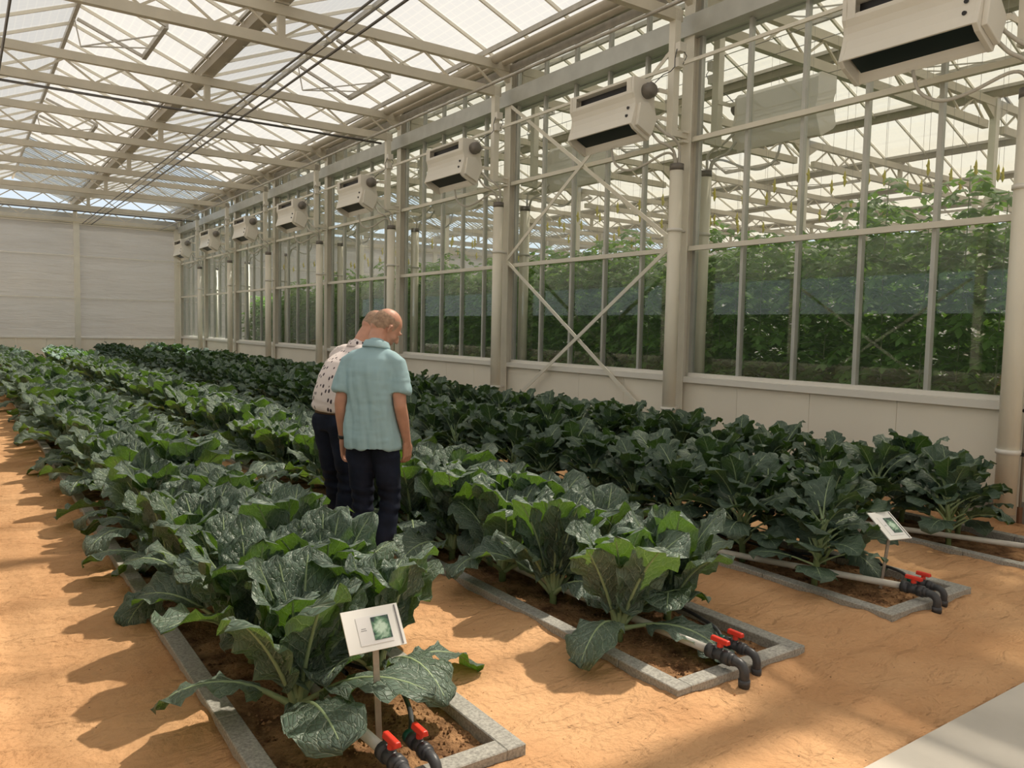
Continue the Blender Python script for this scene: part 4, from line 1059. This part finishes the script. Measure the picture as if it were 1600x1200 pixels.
def person(name, loc, face_az, pose, label):
    root = empty(name, loc, -face_az); tag(root, label, 'person')
    j = pose
    # ---- body: one continuous surface
    mb = MB()
    O = Vector(j['head']); Rm = j['headrot']; P = head(mb, O, Rm)
    nb = Vector(j['neck']); capsule(mb, [nb - Vector((0, .02, .06)), nb, nb.lerp(O + Rm @ Vector((0, -.03, -.05)), .6), O + Rm @ Vector((0, -.025, -.03))], [.072, .062, .058, .058])
    ch = Vector(j['chest']); pv = Vector((0, 0, .95))
    loft(mb, [((pv.x, pv.y, .86), .13, .09, 0), ((0, 0, .97), .155, .10, 0), ((ch.x * .5, ch.y * .45, 1.12), .14, .095, 0), ((ch.x, ch.y, 1.28), .145, .095, 0), ((ch.x, nb.y - .02, 1.38), .115, .07, 0), ((nb.x, nb.y - .01, nb.z - .02), .07, .06, 0)])
    for side in ('r', 'l'):
        sh, el, wr = [Vector(j[k + side]) for k in ('sh', 'el', 'wr')]
        capsule(mb, [sh + Vector((-.02 if side == 'r' else .02, 0, -.02)), sh.lerp(el, .5), el], [.046, .046, .041]); capsule(mb, [el, el.lerp(wr, .35), wr], [.041, .040, .0265])
        hd = j['hand' + side]; capsule(mb, [wr, wr + Vector(hd[0]).normalized() * .03], [.027, .024], 12); hand(mb, wr + Vector(hd[0]).normalized() * .015, *hd)
        hp, kn, an = [Vector(j[k + side]) for k in ('hp', 'kn', 'an')]
        capsule(mb, [hp, hp.lerp(kn, .5), kn], [.078, .066, .052]); capsule(mb, [kn, kn.lerp(an, .35), an], [.050, .052, .034])
        capsule(mb, [an, an + Vector((0, .08, -.045)), an + Vector((0, .15, -.055))], [.034, .034, .026])
    body = obj('body', remeshed('body', mb, .0058, 3, M['skin']), root)
    # eyes under the brows
    for s in (-1, 1):
        e = MB(); e.ell(P(s * .031, .079, .010), (.0125, .0125, .0125), 12, 8); part('eye', e, M['eye'], body, True)
    # ---- short hair: a thin shell over the back and sides of the head
    hb = MB(); hb.ell(O + Rm @ Vector((0, -.015, .030)), (.0790, .1000, .0905), 30, 20, 0, Rm); hb.ell(O + Rm @ Vector((0, -.054, -.014)), (.060, .052, .058), 24, 14, 0, Rm)
    hm = remeshed('hair', hb, .006, 2, M['hair'])
    inv = Rm.inverted(); keep = []
    for p in hm.polygons:
        q = inv @ (p.center - O); top = .068 + .012 * noise.noise((q.x * 30, q.y * 30, q.z * 30)) + j.get('hairtop', 0)
        if q.z < top and q.y < .028 and q.z > -.066 and not (q.y > -.03 and q.z < -.005): keep.append(p.index)
    vs = [tuple(v.co) for v in hm.vertices]; fs = [tuple(hm.polygons[i].vertices) for i in keep]
    h2 = bpy.data.meshes.new('hair'); h2.from_pydata(vs, [], fs); h2.materials.append(M['hair']); h2.polygons.foreach_set('use_smooth', [True] * len(fs)); h2.update(); obj('hair', h2, body)
    # ---- trousers
    mb = MB()
    loft(mb, [((0, .0, .86), .165, .118, 0), ((0, 0, .93), .165 + j.get('waist', 0), .114 + j.get('waist', 0), 0), ((0, .005, .99), .155 + j.get('waist', 0), .105 + j.get('waist', 0), 0)] + ([((0, .01, 1.02), .172, .118, 0)] if j.get('waist') else []))
    for side in ('r', 'l'):
        hp, kn, an = [Vector(j[k + side]) for k in ('hp', 'kn', 'an')]
        capsule(mb, [hp + Vector((0, -.005, .02)), hp.lerp(kn, .3), hp.lerp(kn, .7), kn, kn.lerp(an, .45), an + Vector((0, 0, .0))], [.092 + .5 * j.get('waist', 0), .092, .080, .070, .066, .062], 20)
    tr = obj('trousers', remeshed('trousers', mb, .011, 3, M['jeans'], lambda x, y, z: .006 * fbm(x * 5, y * 5, z * 16, 3) + (.004 * math.sin(z * 95 + x * 20) if .40 < z < .58 or z < .2 else 0)), root)
    for side in ('r', 'l'):
        an = Vector(j['an' + side]); mb = MB(); y = an.y; x = an.x
        loft(mb, [((x, y + .055, .0), .045, .135, 0), ((x, y + .055, .03), .048, .138, 0), ((x, y + .045, .06), .043, .115, 0), ((x, y + .0, .10), .038, .055, 0), ((x, y - .01, .12), .034, .045, 0)], 24)
        part('shoe', mb, M['shoe'], root, True)
    # ---- shirt
    mb = MB(); loft(mb, j['shirt'])
    for side in ('r', 'l'):
        sh, el = Vector(j['sh' + side]), Vector(j['el' + side]); f = j['sleeve']
        capsule(mb, [Vector((sh.x * .45, sh.y + .01, sh.z + .030)), Vector((sh.x * .8, sh.y, sh.z + .012)), sh, sh.lerp(el, f * .5)], [.062, .062, .060, .062], 20)
        b = len(mb.v); mb.tube([sh, sh.lerp(el, f * .6), sh.lerp(el, f)], [.060, .064, .067], 24)
    nbv = nb
    capsule(mb, [nbv + Vector((0, -.005, -.05)), nbv + Vector((0, -.004, -.005))], [.090, .074], 20)
    sm = obj('shirt', remeshed('shirt', mb, .009, 4, M[j['cloth']], j.get('folds')), root)
    # collar: a folded band round the neck
    n = 40; vs = []; fs = []; up = (O - nb).normalized(); up = (Vector((0, 0, 1)) * .75 + up * .25).normalized(); xx = Vector((1, 0, 0)); yy = up.cross(xx).normalized(); xx = yy.cross(up)
    prof = [(.066, .020), (.069, .040), (.073, .046), (.080, .038), (.088, .012), (.092, .000), (.088, -.002), (.079, .014)]
    for k in range(n):
        a = PI / 2 + .12 + (2 * PI - .24) * k / (n - 1)
        for r, h in prof: vs.append(tuple(nb + (xx * math.cos(a) * r + yy * math.sin(a) * r * .98) + up * (h - .008)))
    m_ = len(prof)
    for k in range(n - 1):
        for q in range(m_): fs.append((k*m_+q, k*m_+(q+1) % m_, (k+1)*m_+(q+1) % m_, (k+1)*m_+q))
    c = MB(); c.add(vs, fs); part('collar', c, M[j['cloth']], sm, True)
    if 'belt' in j:
        mb = MB(); loft(mb, [((0, .008, j['belt'] - .018), .182, .128, 0), ((0, .01, j['belt'] + .018), .180, .126, 0)]); part('belt', mb, M['belt'], root, True)
    if 'watch' in j:
        w = Vector(j['wrl']); d = (w - Vector(j['ell'])).normalized(); mb = MB(); mb.tube([w - d * .03, w - d * .008], .031, 16); part('wristwatch', mb, M['black'], root, True)
    return root

def folds1(x, y, z):
    back = 1 if y < .05 else .5
    return max(.08, min(1, (1.42 - z) * 9)) * (.019 * fbm(x * 13 + z * 1.5, y * 5, z * 2.0, 3) * back + .004 * math.sin(38 * (x + .25 * z) + 2 * fbm(x * 3, y * 3, z * 3)) * max(0, min(1, (1.35 - z) * 3)) + .003 * fbm(x * 9, y * 9, z * 30, 3))
man1 = dict(head=(.04, .135, 1.595), headrot=rotm(math.radians(40), math.radians(42), math.radians(6)), neck=(.01, .045, 1.475), chest=(0, .02, 1.3),
    shr=(.158, .02, 1.378), elr=(.198, -.015, 1.115), wrr=(.208, .085, .875), handr=((-.05, .2, -1), (-1, .45, .0), (.4, 1, .1), 1.0),
    shl=(-.158, .02, 1.378), ell=(-.198, -.03, 1.115), wrl=(-.208, .03, .875), handl=((.1, .1, -1), (1, -.3, .0), (.3, 1, .1), .9),
    hpr=(.082, 0, .90), knr=(.11, .06, .50), anr=(.10, -.05, .10), hpl=(-.082, 0, .90), knl=(-.075, .05, .50), anl=(-.07, .02, .10),
    shirt=[((0, .0, .835), .180, .138, 0), ((0, .0, .90), .178, .136, 0), ((0, .003, 1.00), .168, .127, 0), ((0, .006, 1.12), .154, .118, 0), ((0, .010, 1.24), .160, .121, 0), ((0, .015, 1.33), .162, .116, 0), ((0, .025, 1.40), .150, .10, 0), ((0, .04, 1.45), .105, .080, 0), ((.005, .045, 1.48), .074, .066, 0)],
    sleeve=.74, cloth='polo', folds=folds1, watch=True)
person('person', (2.14, 4.60, 0), math.radians(48), man1, 'person in light blue polo shirt and dark jeans, seen from behind, head bowed')
def folds2(x, y, z): return max(.1, min(1, (1.40 - z) * 9)) * .006 * fbm(x * 8, y * 8, z * 5, 3) + (.005 * math.sin(z * 70 + x * 8) if z < 1.08 else 0)
man2 = dict(head=(.02, .33, 1.60), headrot=rotm(math.radians(48), math.radians(5), 0), neck=(.0, .20, 1.455), chest=(0, .09, 1.28),
    shr=(.18, .14, 1.385), elr=(.215, .17, 1.11), wrr=(.18, .32, .93), handr=((.0, .6, -.8), (-1, .0, -.1), (.0, .9, .4), .5),
    shl=(-.18, .14, 1.385), ell=(-.215, .17, 1.11), wrl=(-.18, .32, .93), handl=((.0, .6, -.8), (1, .0, -.1), (.0, .9, .4), .5),
    hpr=(.09, -.02, .90), knr=(.10, .03, .50), anr=(.10, -.03, .10), hpl=(-.09, -.02, .90), knl=(-.11, .06, .50), anl=(-.10, .10, .10),
    shirt=[((0, .0, 1.00), .172, .128, 0), ((0, -.005, 1.04), .186, .142, 0), ((0, .01, 1.14), .186, .142, 0), ((0, .05, 1.26), .192, .138, 0), ((0, .10, 1.35), .190, .125, 0), ((0, .145, 1.40), .165, .10, 0), ((0, .18, 1.44), .105, .08, 0), ((0, .20, 1.465), .07, .065, 0)],
    sleeve=.70, cloth='dots', folds=folds2, belt=1.0, waist=.015, hairtop=-.01)
person('person', (2.20, 5.32, 0), math.radians(76), man2, 'person in a white shirt with dark dots, leaning forward, half hidden by the other')
